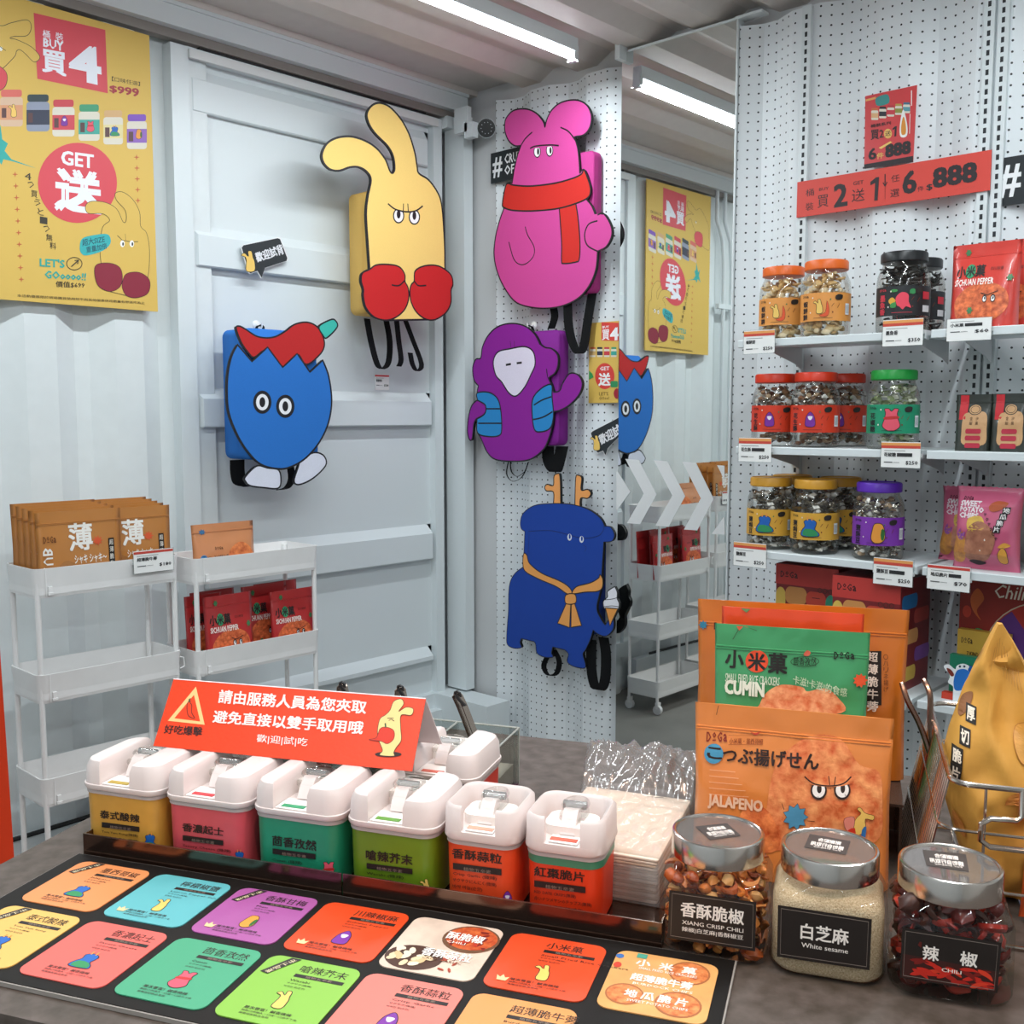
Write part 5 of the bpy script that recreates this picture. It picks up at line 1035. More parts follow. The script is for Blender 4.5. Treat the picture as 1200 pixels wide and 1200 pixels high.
for r_, row in enumerate(CARDS):
    for k, (col, ti, sub, fg) in enumerate(row):
        w_, v1, v0 = .0925, (-.021, -.129)[r_], (-.117, -.228)[r_]; u0 = U0[k] + (.004 if r_ == 0 else .006) * (1 - k / 6)
        cl = mat(col, .42) if col else mat('#dcc6b4' if fg == 'photo' else '#dfa563', .42, 0, .12, 40)
        mb = MB(); mb.loft([[(a, b, z) for a, b in rr(w_, v1 - v0, .011, u0 + w_ / 2, (v0 + v1) / 2, 5)] for z in (.0052, .0062)], cl); o = part(t, 'card', mb)
        P = Print(lambda p: (u0 + p[0] * w_, v0 + p[1] * (v1 - v0)), step=.00003, base=.0001)
        if fg == 'photo':
            P.poly(ell(.72, .72, .30, .26, 28), '#6d4a33'); P.poly(ell(.72, .74, .27, .22, 28), mat('#8e2a18', .4, 0, .5, 160, dark='#d9703a')); P.poly(ell(.30, .24, .30, .22, 28), '#4a2c20')
            rn = random.Random(4)
            for j in range(26): P.poly(ell(.72 + rn.uniform(-.2, .2), .74 + rn.uniform(-.15, .15), .05, .02, 8, rn.uniform(0, 3)), rn.choice(['#b8341c', '#c9552c', '#7c1f14', '#d98a5a']))
            for j in range(18): P.poly(ell(.28 + rn.uniform(-.2, .2), .24 + rn.uniform(-.13, .13), .06, .035, 8, rn.uniform(0, 3)), rn.choice(['#e6cfa8', '#d9b98a', '#f0e0c4']))
            for j in range(8): P.poly(ell(rn.uniform(.55, .95), rn.uniform(.1, .4), .04, .015, 8, rn.uniform(0, 3)), '#a8402a')
            P.tx('酥脆椒', (.46, .66), (.86, .80), '#f6f2ec', .02); P.tx('CHILI', (.50, .59), (.70, .63), '#f6f2ec'); P.tx('香酥蒜粒', (.34, .30), (.86, .44), '#f6f2ec', .02); P.tx('CRISP GARLIC', (.38, .24), (.80, .28), '#6d4a33')
        elif fg == 'photo2':
            rn = random.Random(6)
            for cx, cy, rx, ry in ((.84, .78, .22, .2), (.82, .24, .24, .2), (.22, .26, .20, .17)):
                P.poly(ell(cx - (.1 if cx > .7 else 0), cy, rx * .9, ry, 24), '#a8653a'); P.poly(ell(cx - (.1 if cx > .7 else 0), cy, rx * .82, ry * .88, 24), mat('#d98a52', .4, 0, .35, 150, dark='#b5582c'))
            P.poly(ell(.05, .72, .04, .05), '#c9402c'); P.poly(ell(.04, .88, .04, .04), '#3f6fb0'); P.box((.20, .9), (.30, .98), '#4aa08a')
            for s_, z in (('小  米  菓', .82), ('超薄脆牛蒡', .56), ('地 瓜 脆 片', .28)): P.tx(s_, (.22, z - .06), (.80, z + .06), '#f6f0e6', .03)
            for s_, z in (('SMALL FRIED RICE CRACKERS', .72), ('BURDOCK CHIPS', .45), ('SWEET POTATO CHIPS', .17)): P.tx(s_, (.26, z - .02), (.82, z + .02), '#f6f0e6', .01)
        else:
            ink = '#2a1a14'; P.tx(ti, (.40, .80), (.40 + .125 * len(ti), .915), ink, .01, 1); P.box((.40, .715), (.92, .765), '#1b1310'); P.tx('植物五辛素', (.52, .725), (.80, .757), '#8d7a6c')
            P.tx(sub, (.40, .645), (.40 + .035 * len(sub), .68), ink); P.tx('サクサク(微辣)', (.40, .595), (.66, .625), ink); P.tx('바삭한 맛(순한)', (.40, .545), (.62, .575), ink)
            mini(P, fg, .52, .36, .26)
            P.tx('層次豐富！鹹香微辣', (.24, .155), (.72, .195), ink, .01); P.tx('酥脆口感讓人一口接一口停不下來', (.24, .115), (.80, .14), ink); P.tx('推薦搭配飲品享用', (.24, .075), (.54, .10), ink)
            if k in (1, 2, 3, 5) and r_ == 0: P.shape([(.12, .12), (.10, .20), (.14, .17), (.16, .22), (.19, .17), (.23, .19), (.21, .12)], '#e8cf9a', 0, sm=False)
            if (r_, k) in ((0, 0), (0, 2), (1, 0), (1, 3)):
                P.poly([(.05, .70), (.22, .985), (.33, .985), (.14, .68)], '#2a2224'); P.quadtx('新品上市', [(.09, .71), (.25, .97), (.30, .95), (.14, .69)], '#e8d9b0', .01)
        P.build(o, 'card_print', warp=flatw(.0062), label=None)
# black sample trays with a polished front lip
TRM = mat('#6a554b', .16, .95, bump=.03, scale=40, stretch=(1, 1, 12))
for k, (a, b) in enumerate(((.001, .3285), (.3305, .663))):
    t = thing('sample_tray', ['left', 'right'][k] + ' dark metal sample tray with a low polished lip', 'tray', CT, None)
    mb = MB(); mb.box((a, .002, .0005), (b, .175, .002), TRM); part(t, 'base', mb)
    mb = MB(); mb.box((a, 0, .0005), (b, .0016, .026), TRM); mb.box((a, .0002, .026), (b, .0014, .0268), mat('#8b7a70', .25, .9)); part(t, 'front_lip', mb)
    if k == 0: mb = MB(); mb.box((a, .0016, .002), (a + .0015, .175, .026), TRM); part(t, 'side_lip', mb)
    else: mb = MB(); mb.box((b - .0015, .0016, .002), (b, .02, .026), TRM); part(t, 'side_lip', mb)
# ------------------------------------------------------------------ flavour containers
LIDM = mat('#e2d8d6', .36, coat=.1); LIDI = mat('#efe9e4', .4)
CW = .107
def container(fr, w_, d, label, col, art, kind=0, band=None, stickcol='#3a8a5a', z0=.0022):
    t = thing('container', label, 'container', fr, 'white-lidded sample containers'); t.scale = (1, 1, 1.06)
    cx, cy = 0, d / 2; z0_ = z0; R_ = .017
    body = lambda z, i: [(a, cy + b, z) for a, b in rr(w_ - .006 - 2 * i, d - .006 - 2 * i, R_, n=6)]
    mb = MB(); mb.loft([body(z0_, .004), body(z0_ + .002, .001), body(.062, 0), body(.066, 0)], mat(col, .38, noise_amt=.03, scale=90)); b_ = part(t, 'body', mb, 50, label=None)
    if band:
        mb = MB(); mb.loft([body(.0585, -.0004), body(.066, -.0004)], mat(band, .4), False, False); part(b_, 'colour_band', mb, 50)
    mb = MB(); mb.loft([body(.066, -.001), body(.071, -.001)], glassy('seal_plastic', '#efe6e4', .2, .1, .5)); part(t, 'seal', mb, 50)
    lid = lambda z, i, r2=.018: [(a, cy + b, z) for a, b in rr(w_ - 2 * i, d - 2 * i, r2, n=6)]
    gx = w_ * .185; off = -w_ * .04                 # half width and centre of the channel
    if kind == 0:
        mb = MB(); mb.loft([lid(.0705, .001), lid(.0725, 0), lid(.076, .0), lid(.0765, .001)], LIDM); part(t, 'lid', mb, 40)
        for s_ in (-1, 1):
            xa, xb = (-w_ / 2 + .001, off - gx) if s_ < 0 else (off + gx, w_ / 2 - .001)
            rg = []
            for z, i in ((.075, 0), (.094, .001), (.101, .004), (.1035, .009), (.1038, .011)):
                o = rr(w_ - .002 - 2 * i, d - .002 - 2 * i, .018, n=6)
                rg.append([(min(max(a, xa + (i if s_ > 0 else 0) * .5), xb - (i if s_ < 0 else 0) * .5), cy + b * (1 if True else 1), z) for a, b in o])
            mb = MB(); mb.loft(rg, LIDM); part(t, 'lid_ridge', mb, 35)
        mb = MB(); mb.box((off - gx, cy + .004, .076), (off + gx, d - .002, .090), LIDI); part(t, 'lid_block', mb)
        cz = .077
    else:
        mb = MB(); mb.loft([lid(.0705, .001), lid(.0725, 0), lid(.079, .0005), lid(.0795, .004)], LIDM); part(t, 'lid', mb, 40)
        n = 28; O_ = lid(.086, .0005); I_ = lid(.086, .008)
        # raised rim with a gap at the front
        o = rr(w_ - .001, d - .001, .018, n=6); i_ = rr(w_ - .016, d - .016, .012, n=6); m_ = rr(w_ - .009, d - .009, .015, n=6)
        keep = [j for j in range(len(o)) ]
        # order the loop from the right of the gap round to the left
        pts = sorted(range(len(o)), key=lambda j: (math.atan2(o[j][1], o[j][0]) + math.pi / 2 - .02) % (2 * math.pi)); pts = [j for j in pts if not (o[j][1] < 0 and abs(o[j][0]) < w_ * .2)]
        st = [(w_ * .22, -d / 2 + .0005)]; en = [(-w_ * .22, -d / 2 + .0005)]
        oo = st + [o[j] for j in pts] + en; ii = [(w_ * .22, -d / 2 + .008)] + [i_[j] for j in pts] + [(-w_ * .22, -d / 2 + .008)]; mm = [(w_ * .22, -d / 2 + .0045)] + [m_[j] for j in pts] + [(-w_ * .22, -d / 2 + .0045)]
        mb = MB(); mb.loft([[(a[0], cy + a[1], .078), (a[0] * .985, cy + a[1] * .985, .1005), (c_[0], cy + c_[1], .1035), (b2[0], cy + b2[1], .100), (b2[0], cy + b2[1], .078)] for a, b2, c_ in zip(oo, ii, mm)], LIDM); part(t, 'lid_rim', mb, 50)
        mb = MB(); mb.loft([[(a - .0, cy + .002 + b, z) for a, b in rr(w_ * .62, d * .52, .012, n=5)] for z in (.079, .089)], LIDI); part(t, 'lid_block', mb, 40)
        off = 0; cz = .080
    mb = MB(); mb.box((off - gx * .95, .003, cz), (off + gx * .95, cy - .018, cz + .0008), mat('#f6f1ee', .3)); mb.box((off - .014, .007, cz + .0008), (off + .013, .014, cz + .0014), mat(stickcol, .5)); part(t, 'name_sticker', mb)
    # white latch arm and clear hinge tab
    mb = MB(); pf = [(cy - .020, cz + .002), (cy - .014, cz + .012), (cy - .004, cz + .021), (cy + .006, cz + .019), (cy + .006, cz + .011), (cy - .004, cz + .012), (cy - .010, cz + .007), (cy - .013, cz + .001)]
    mb.loft([[(off + x, a, b) for a, b in pf] for x in (-.0075, -.006, .006, .0075)], LIDM); part(t, 'latch_arm', mb, 50)
    mb = MB(); P0 = rr(gx * 1.75, .040, .012, off, cy + .008, 5); mb.loft([[(a, b, cz + .011) for a, b in P0], [(a, b, cz + .0145) for a, b in P0]], CLEAR)
    mb.tube([(off + gx * .8 * math.cos(q), cy + .014 + .018 * math.sin(q), cz + .020) for q in [2 * math.pi * j / 20 for j in range(20)]], .0022, CLEAR, 6, closed=True); mb.tube([(off - .012, cy + .012, cz + .020), (off + .012, cy + .012, cz + .020)], .004, glassy('hinge', '#dfe3e4', .05, .25, .15), 8); part(t, 'clear_tab', mb, 50)
    P = Print(lambda p: (fr.at(p[0], p[1], .003)[0], fr.at(p[0], p[1], .003)[1] / 1.06), step=.00006, base=.0004); art(P)
    P.build(t, 'front_print', y0=.003)
    return t
def cart(org, k, ti, tb, bar, lines, figk, figp, ink='#1f1612'):
    """front artwork traced on the photograph crop (origin org, scale k)"""
    q = lambda x, y: (org[0] + x / k, org[1] + y / k)
    def sl(x0, y0, x1, h): s_ = (x1 - x0) * .13; return [q(x0, y0), q(x1, y0 + s_), q(x1, y0 + s_ - h), q(x0, y0 - h)]
    def f(P):
        P.quadtx(ti, sl(*tb), ink, .02, 2); P.poly(sl(*bar), '#1a1110'); b = bar; P.quadtx('植物五辛素', sl(b[0] + (b[2] - b[0]) * .22, b[1] + 1 + (b[2] - b[0]) * .03, b[0] + (b[2] - b[0]) * .78, b[3] * .62), '#7d6a60', .01)
        for s_, x0, y0, x1, h in lines: P.quadtx(s_, sl(x0, y0, x1, h), ink, .01)
        fx, fy, fk = figp; x, y = q(fx, fy); mini(P, figk, x, y, -fk / k)
    return f
A5 = ((90, 840), 5.0); B5 = ((290, 840), 4.444); C5 = ((500, 880), 4.0)
cu_ = [(-.0130, .0955), (.0995, .2080), (.2125, .3210), (.3255, .4300)]
specs = [('#c9973e', 'mustard yellow container, leftmost of the row, behind the left tray lip', cart(*A5, '泰式酸辣', (138, 592, 368, 48), (148, 645, 368, 30), [('Tom Yam Kung(微辣)', 148, 680, 360, 20), ('トムヤムクン(微辣)', 148, 712, 365, 20)], 'deer', (432, 725, 90)), '#b59a3a'),
         ('#d0505a', 'pinkish red container, second from the left in the row', cart(*A5, '香濃起士', (620, 668, 860, 48), (622, 722, 860, 30), [('Savory Cheese (微辣)', 625, 762, 905, 20), ('チーズ(微辣)', 625, 792, 765, 20)], 'deer', (955, 820, 80)), '#d04048'),
         ('#1f8a68', 'teal green container, third from the left in the row', cart(*B5, '茴香孜然', (130, 668, 358, 52), (132, 712, 356, 28), [('Cumin (微辣)', 132, 752, 285, 20), ('クミン(微辣)', 132, 780, 270, 20)], 'bear', (425, 800, 90)), '#2f9a6a'),
         ('#66861a', 'olive green container, fourth from the left in the row', cart(*B5, '嗆辣芥末', (618, 742, 860, 52), (622, 788, 860, 28), [('Wasabi (微辣)', 622, 822, 815, 20), ('ワサビ(微辣)', 622, 850, 760, 20)], 'rabbit', (935, 885, 80)), '#5f9a3a')]
for (a, b), (col, lbl, art, st) in zip(cu_, specs): container(CT.sub((a + b) / 2, .0105, 0), b - a, .099, lbl, col, art, 0, None, st)
container(CT.sub((.4345 + .5170) / 2, .0105, 0), .0825, .080, 'orange-red square container with bowl-shaped lid, fifth in the row', '#e04a22', cart(*C5, '香酥蒜粒', (120, 500, 352, 46), (124, 553, 352, 30), [('Crisp Garlic (微辣)', 124, 582, 330, 20), ('サクサクにんにく(微辣)', 124, 612, 328, 20), ('바삭 마늘(순한)', 124, 642, 262, 20)], 'ape', (380, 690, 70)), 1, None, '#d9a08a')
container(CT.sub((.5210 + .6040) / 2, .0105, 0), .083, .080, 'orange-red container with a green band, at the right end of the row', '#dd3a16', cart(*C5, '紅棗脆片', (505, 585, 740, 46), (505, 635, 745, 30), [('RED DATE CRISPS(無辣)', 505, 668, 700, 20), ('赤いナツメヤシのチップス(無辣)', 505, 698, 775, 20), ('레드 대추 슬라이스(순한)', 505, 730, 735, 20)], 'rabbit', (5000, 0, 1)), 1, '#3a7f62', '#d9604a')
a = cth(585, 885, .1); container(CT.sub(.366, .158, 0), .107, .105, 'red container standing in a second row behind the olive green one', '#d13018', lambda P: P.box((486, 930), (486.5, 930.5), '#d13018'), 0, None, '#d9604a', z0=.0005)
# ------------------------------------------------------------------ folded orange notice on the lids
u0, v0 = .040, .074; zb = .1105; L_ = .327; hv, ht = .050, .0
APZ = zb + .073
fr = CT.sub(.0435, .073, zb); fr = Fr(fr.o, CT.rz + math.radians(2.8))
t = thing('tent_sign', 'orange-red folded tent notice lying across the container lids', 'sign', fr)
f0, ap, bk_ = (0, 0), (.0455, .0700), (.100, 0)     # (y, z) of the front foot, ridge and back foot
ORM = mat('#e84012', .45, noise_amt=.05, scale=250, bump=.1)
mb = MB()
def slab(p, q, th, m, x0, x1, mb):
    d = Vector((q[0] - p[0], q[1] - p[1])).normalized(); nn = Vector((-d.y, d.x)) * th
    A_ = [(p[0], p[1]), (q[0], q[1]), (q[0] + nn.x, q[1] + nn.y), (p[0] + nn.x, p[1] + nn.y)]
    mb.loft([[(x, a, b) for a, b in A_] for x in (x0, x1)], m)
slab(f0, ap, -.0012, ORM, 0, L_, mb); part(t, 'front_flap', mb)
mb = MB(); slab(ap, bk_, -.0012, mat('#efe3e4', .5), 0, L_, mb); part(t, 'back_flap', mb)
mb = MB(); slab((.0015, .0005), (ap[0], ap[1] - .002), -.0008, mat('#efe3e4', .5), .001, L_ - .001, mb); mb.v = [(x, y + .0016, z) for x, y, z in mb.v]; part(t, 'front_lining', mb)
sd = Vector((0, ap[0] - f0[0], ap[1] - f0[1])); sl_ = sd.length; sd.normalize(); nn = Vector((0, -sd.z, sd.y))
def tconv(p):                                # picture point -> (x, distance up the front flap)
    px, py = 170 + p[0] / 3.4286, 780 + p[1] / 3.4286; d = FWD * FPX + RGT * (px - 600) + UPV * (600 - py)
    nw = fr.ax * 0 + fr.ay * nn.y + Vector((0, 0, nn.z)); o = fr.w(0, 0, 0); k = (o - CAM).dot(nw) / d.dot(nw); q = CAM + d * k - o
    return (q.dot(fr.ax), q.dot(fr.ay * sd.y + Vector((0, 0, sd.z))))
P = Print(tconv, step=.00003, base=.0003); WT = '#f7ece8'
P.poly([(205, 85), (240, 238), (92, 222)], '#f6c987'); P.poly([(197, 118), (222, 225), (118, 212)], '#e84012'); P.line(smooth([(180, 138), (170, 155), (170, 185), (178, 205), (200, 212), (188, 190), (188, 160), (182, 150)], 4), .0009, '#5a1a10', True); P.line([(181, 148), (178, 136), (184, 133)], .0018, '#3a4a2a')
P.quadtx('好吃爆擊', [(76, 272), (228, 284), (232, 248), (82, 238)], '#3a1410', .02, 2)
P.quadtx('請由服務人員為您夾取', [(294, 150), (886, 194), (892, 142), (302, 98)], WT, .025, 2); P.quadtx('避免直接以雙手取用哦', [(272, 230), (872, 276), (880, 226), (280, 180)], WT, .025, 2)
P.quadtx('歡|迎|試|吃', [(448, 312), (652, 330), (656, 292), (452, 276)], WT, .01, 1)
RB = [(945, 355), (955, 340), (940, 300), (935, 260), (945, 215), (965, 200), (985, 180), (1000, 145), (1030, 135), (1040, 155), (1020, 185), (1050, 168), (1078, 175), (1070, 200), (1030, 200), (1028, 250), (1030, 300), (1010, 330), (1000, 350), (1000, 364), (950, 362)]
P.poly(ell(978, 357, 54, 11, 20), '#2a1210'); P.shape(RB, '#f2d68e', .0007, '#5a3a22'); P.shape([(900, 298), (930, 290), (945, 255), (970, 248), (1000, 262), (1000, 295), (975, 315), (950, 305), (925, 302)], '#d8341c', .0006, '#6a1a10'); P.line([(968, 250), (966, 232)], .0018, '#3a5a3a'); P.line([(974, 212), (1000, 212)], .0008, '#3a2a1a'); P.line([(980, 222), (990, 216), (1002, 224)], .0008, '#3a2a1a')
P.build(t, 'notice_print', warp=lambda x, s_: (Vector((x, 0, 0)) + sd * s_, nn))
# ------------------------------------------------------------------ acrylic tong box and tongs
t = thing('acrylic_box', 'clear acrylic two-compartment box behind the containers', 'box', CT)
AC = glassy('acrylic', '#f1f4f2', .03, .16); th = .003; x0, x1, y0_, y1_, zt = .09, .402, .268, .372, .079
for a, b in (((x0, y0_, .001), (x1, y0_ + th, zt)), ((x0, y1_ - th, .001), (x1, y1_, zt)), ((x0, y0_, .001), (x0 + th, y1_, zt)), ((x1 - th, y0_, .001), (x1, y1_, zt)), ((.312, y0_, .001), (.312 + th, y1_, zt)), ((x0, y0_, .001), (x1, y1_, .004))):
    mb = MB(); mb.box(a, b, AC); part(t, 'acrylic_pane', mb)
mb = MB(); E_ = glassy('acrylic_edge', '#e6ebe6', .1, .3, .35)
for p, q in (((x0, y0_, zt), (x1, y0_, zt)), ((x0, y1_, zt), (x1, y1_, zt)), ((x1, y0_, zt), (x1, y1_, zt)), ((.3135, y0_, zt), (.3135, y1_, zt)), ((x1, y1_, .002), (x1, y1_, zt)), ((x1, y0_, .002), (x1, y0_, zt))): mb.tube([p, q], .0013, E_, 6)
part(t, 'polished_edges', mb, kind='stuff')
t = thing('paper_liner', 'cream paper lining the bottom of the acrylic box', 'paper', CT); mb = MB(); mb.box((.32, .274, .0042), (.396, .366, .03), mat('#e8dccc', .7)); part(t, 'paper', mb)
TSM = mat('#a8988c', .22, 1, bump=.1, scale=30, stretch=(20, 20, 1))
def tongs(px, py, zt_, lean, lbl, v=.315, h=.10, spread=.005):
    x, z = CT.at(px, py, v); fr = CT.sub(x, v, z); t = thing('tongs', lbl, 'tongs', fr, None)
    for s_ in (-1, 1):
        mb = MB(); mb.strap([(s_ * .001, 0, 0), (s_ * .004, 0, -.003), (s_ * (spread + .001) + lean * .2, 0, -h * .2), (s_ * (spread + .001) + lean * .6, .0, -h * .6), (s_ * .005 + lean, .0, -h)], .011, TSM, (0.25, 1, 0), .0006); part(t, 'arm', mb)
    mb = MB(); mb.tube([(-.004, 0, -.004), (-.003, 0, .0015), (0, 0, .003), (.003, 0, .0015), (.004, 0, -.004)], .0022, mat('#1b1a1c', .4), 6); mb.strap([(-.001, -.004, 0), (.004, -.0045, -.006), (.008 + lean * .12, -.004, -.014)], .004, mat('#1b1a1c', .4), (1, 0, .3)); part(t, 'hinge_loop', mb, True)
tongs(401, 802, 0, .006, 'steel tongs whose dark hinge shows above the left middle of the orange notice'); tongs(469, 806, 0, .006, 'steel tongs whose dark hinge shows above the right end of the orange notice')
tongs(536, 813, 0, .036, 'steel tongs leaning in the right compartment of the acrylic box', v=.315, h=.088, spread=.003)
# ------------------------------------------------------------------ napkin packet
fr = CT.sub(.586, .168, .0018); fr = Fr(fr.o, CT.rz - math.radians(3))
t = thing('napkin_pack', 'stack of cream paper napkins in a torn clear plastic packet', 'napkins', fr); rn = random.Random(3); NP = mat('#e9dccb', .8, bump=.15, scale=300); NP2 = mat('#cdbba6', .8)
for k in range(14):
    mb = MB(); w_, d = .125 + rn.uniform(-.0015, .0015), .165; zc = .0012 + k * .0034
    mb.loft([[(a + rn.uniform(-.0002, .0002), b, z + (.004 * (b / d + .5) ** 2 * (k / 14) if k == 13 else 0)) for a, b in rr(w_ - i, d - i, .003, 0, .0, n=2)] for z, i in ((zc, .0012), (zc + .0008, 0), (zc + .0024, 0), (zc + .003, .0012))], NP if k % 2 == 0 or k == 13 else NP2)
    part(t, 'napkin', mb)
FILM = glassy('napkin_film', '#fbf6f4', .12, .24, .13)
nx, ny = 40, 56; vs = []
for j in range(ny + 1):
    for i in range(nx + 1):
        a, b = i / nx * 2 - 1, j / ny; x = a * (.070 + .05 * max(0, b - .45) * (a < 0)) - .01 * max(0, b - .5); y = -.088 + b * .325
        hgt = .0515 if b < .52 else .0515 * (1 - ((b - .52) / .48) ** 2 * .75) + .040 * math.sin(max(0, (b - .5) / .5) * math.pi)
        e = min(1, (1 - abs(a)) * 16) ** .5 * min(1, b * 30) ** .5 * min(1, (1 - b) * 9) ** .6; amp = .001 + (.008 if b > .5 else .0012)
        w_ = (abs(noise.noise(Vector((x * 55, y * 40, 1)))) * 2 - .5 + abs(noise.noise(Vector((x * 140 + y * 60, y * 90, 5))))) * amp
        vs.append((x + (noise.noise(Vector((y * 30, 3, a))) * .006 if b > .5 else 0), y, max(.0012, .0015 + hgt * e + w_ * e + (.0 if b < .5 else 0))))
mb = MB(); mb.add(vs, [(j * (nx + 1) + i, j * (nx + 1) + i + 1, (j + 1) * (nx + 1) + i + 1, (j + 1) * (nx + 1) + i) for j in range(ny) for i in range(nx)], FILM); part(t, 'plastic_film', mb, 60, fix=False)
# ------------------------------------------------------------------ glass jars with steel lids
def glass_jar(fr, label, content, art, topart):
    t = thing('glass_jar', label, 'jar', fr, 'glass spice jars'); w_, d = .101, .096
    R = lambda z, i, r_=.022: [(a, b, z) for a, b in rr(w_ - 2 * i, d - 2 * i, r_, n=7)]
    def circ(z, r_): return [(r_ * math.cos(q), r_ * math.sin(q), z) for q in [math.radians(x) for s_ in (0, 90, 180, 270) for x in [s_ + 90 * k / 7 for k in range(8)]]]
    mb = MB(); mb.loft([R(.001, .008), R(.004, .002), R(.010, 0), R(.066, 0), R(.075, .004), [((a[0] + b[0]) / 2, (a[1] + b[1]) / 2, .080) for a, b in zip(R(0, .006), circ(0, .042))], circ(.083, .0405), circ(.090, .0400)], GLASS, cap1=False); part(t, 'glass_body', mb, 50)
    part(t, 'contents', content, kind='stuff')
    mb = MB(); mb.lathe([(.0425, .084), (.0435, .085), (.0435, .1045), (.0428, .1062), (.0412, .1066), (.0398, .1062), (.0392, .1045)], mat('#cfc8c2', .16, 1), seg=64, cap0=False, cap1=False); mb.lathe([(.0425, .084), (.040, .0845)], STEEL, seg=64, cap0=False, cap1=False); l = part(t, 'steel_lid_ring', mb, 30, fix=False)
    mb = MB(); mb.lathe([(.0392, .1044), (.0392, .1048)], glassy('lid_glass', '#f3f1f0', .05, .22, .06), seg=48); part(l, 'lid_window', mb)
    P = Print(lambda p: fr.ath(p[0], p[1], .1049), step=.00004, base=.0002); P.poly(topart, '#3c3533'); c = [Vector(p) for p in topart]; m_ = lambda u, v: tuple(c[3] * (1 - u) * (1 - v) + c[2] * u * (1 - v) + c[1] * u * v + c[0] * (1 - u) * v)
    P.quadtx('請勿自行取用', [m_(.9, .25), m_(.12, .25), m_(.12, .52), m_(.9, .52)], '#efe8e2', .03); P.quadtx('謝謝配合', [m_(.8, .58), m_(.25, .58), m_(.25, .82), m_(.8, .82)], '#efe8e2', .03); P.quadtx('For Display', [m_(.85, .10), m_(.2, .10), m_(.2, .2), m_(.85, .2)], '#efe8e2', .02)
    P.build(l, 'lid_sticker', warp=lambda x, y: (Vector((x, y, .1049)), Vector((0, 0, 1))))
    P = Print(lambda p: fr.at(p[0], p[1], -.0485), step=.00004, base=.0002); art(P); P.build(t, 'front_label', y0=-.0485)
    return t
LBK = '#1c1512'
def lab(q4, fn):
    c = [Vector(p) for p in q4]; m_ = lambda u, v: tuple(c[0] * (1 - u) * (1 - v) + c[1] * u * (1 - v) + c[2] * u * v + c[3] * (1 - u) * v)
    def f(P):
        P.poly([tuple(x) for x in q4], LBK)
        if fn[0] == 'chili':
            rn = random.Random(9); P.poly([m_(.02, .02), m_(.98, .02), m_(.98, .42), m_(.02, .48)], '#3a1410')
            for k in range(26):
                u, v, a = rn.uniform(.08, .92), rn.uniform(.06, .42), rn.uniform(-.6, .6); pts = [m_(min(.97, max(.03, u + dx * math.cos(a) - dy * math.sin(a))), min(.5, max(.03, v + dx * math.sin(a) * 1.6 + dy))) for dx, dy in ((-.10, 0), (-.04, .04), (.04, .035), (.10, -.02), (.03, -.02), (-.05, -.03))]
                P.poly(smooth(pts, 3), rn.choice(['#c9281a', '#a81e14', '#d93c22', '#7c1610']))
        P.line([m_(.035, .06), m_(.965, .06), m_(.965, .94), m_(.035, .94)], .0005, '#8c8078', True)
        for s_, a, b, c2, d2, bo in fn[1]: P.quadtx(s_, [m_(a, b), m_(c2, b), m_(c2, d2), m_(a, d2)], '#f3efe9', bo, 2)
    return f
q7 = lambda x, y: (740 + x / 2.609, 920 + y / 2.609)
MIX = [mat('#c9702c', .4, 0, .3, 100), mat('#a8501c', .4), mat('#d98a42', .5), mat('#dfa868', .5), mat('#8a3c16', .4)]
c0 = fill(['lump', 'lump', 'crescent', 'stick'], MIX, 520, .0495, .006, .077, .0085, 11, True)
CH = [mat('#8e1e12', .3, coat=.4), mat('#a82a18', .3, coat=.4), mat('#5c120c', .3, coat=.4), mat('#3a1a10', .4), mat('#3a1a10', .4)]
c2 = fill(['crescent', 'stick', 'lump', 'crescent'], CH, 330, .050, .006, .077, .0125, 12, True)
mb = MB(); R2 = lambda z, i: [(a, b, z + (.002 * math.sin(a * 90) if z > .05 else 0)) for a, b in rr(.098 - 2 * i, .093 - 2 * i, .020, n=7)]
mb.loft([R2(.003, .004), R2(.008, .001), R2(.066, .001), R2(.074, .006), R2(.0765, .016), R2(.077, .035)], mat('#d8c6a8', .85, 0, .22, 700, .9, dark='#b79c78')); c1 = mb.mesh('contents', 50)
glass_jar(CT.sub(.7085, .042, 0), 'left glass jar with a steel lid filled with mixed crispy chilli', c0, lab([q7(110, 467), q7(378, 508), q7(382, 358), q7(116, 320)], ('', [('香酥脆椒', .14, .50, .86, .80, .02), ('XIANG CRISP CHILI', .16, .34, .86, .42, .01), ('辣椒|白芝麻|香酥椒豆', .16, .18, .86, .29, .01)])), [q7(195, 127), q7(292, 117), q7(335, 155), q7(240, 168)])
glass_jar(CT.sub(.8105, .0385, 0), 'middle glass jar with a steel lid filled with white sesame', c1, lab([q7(445, 524), q7(728, 566), q7(735, 410), q7(448, 366)], ('', [('白芝麻', .25, .42, .76, .72, .02), ('White sesame', .26, .26, .76, .35, .01)])), [q7(545, 150), q7(670, 172), q7(655, 214), q7(528, 190)])
glass_jar(CT.sub(.9125, .035, 0), 'right glass jar with a steel lid filled with dried red chillies', c2, lab([q7(820, 588), q7(1118, 636), q7(1132, 482), q7(828, 434)], ('chili', [('辣', .22, .44, .38, .72, .02), ('椒', .60, .44, .77, .72, .02), ('CHILI', .42, .26, .62, .33, .01)])), [q7(890, 198), q7(1022, 212), q7(1032, 265), q7(902, 246)])
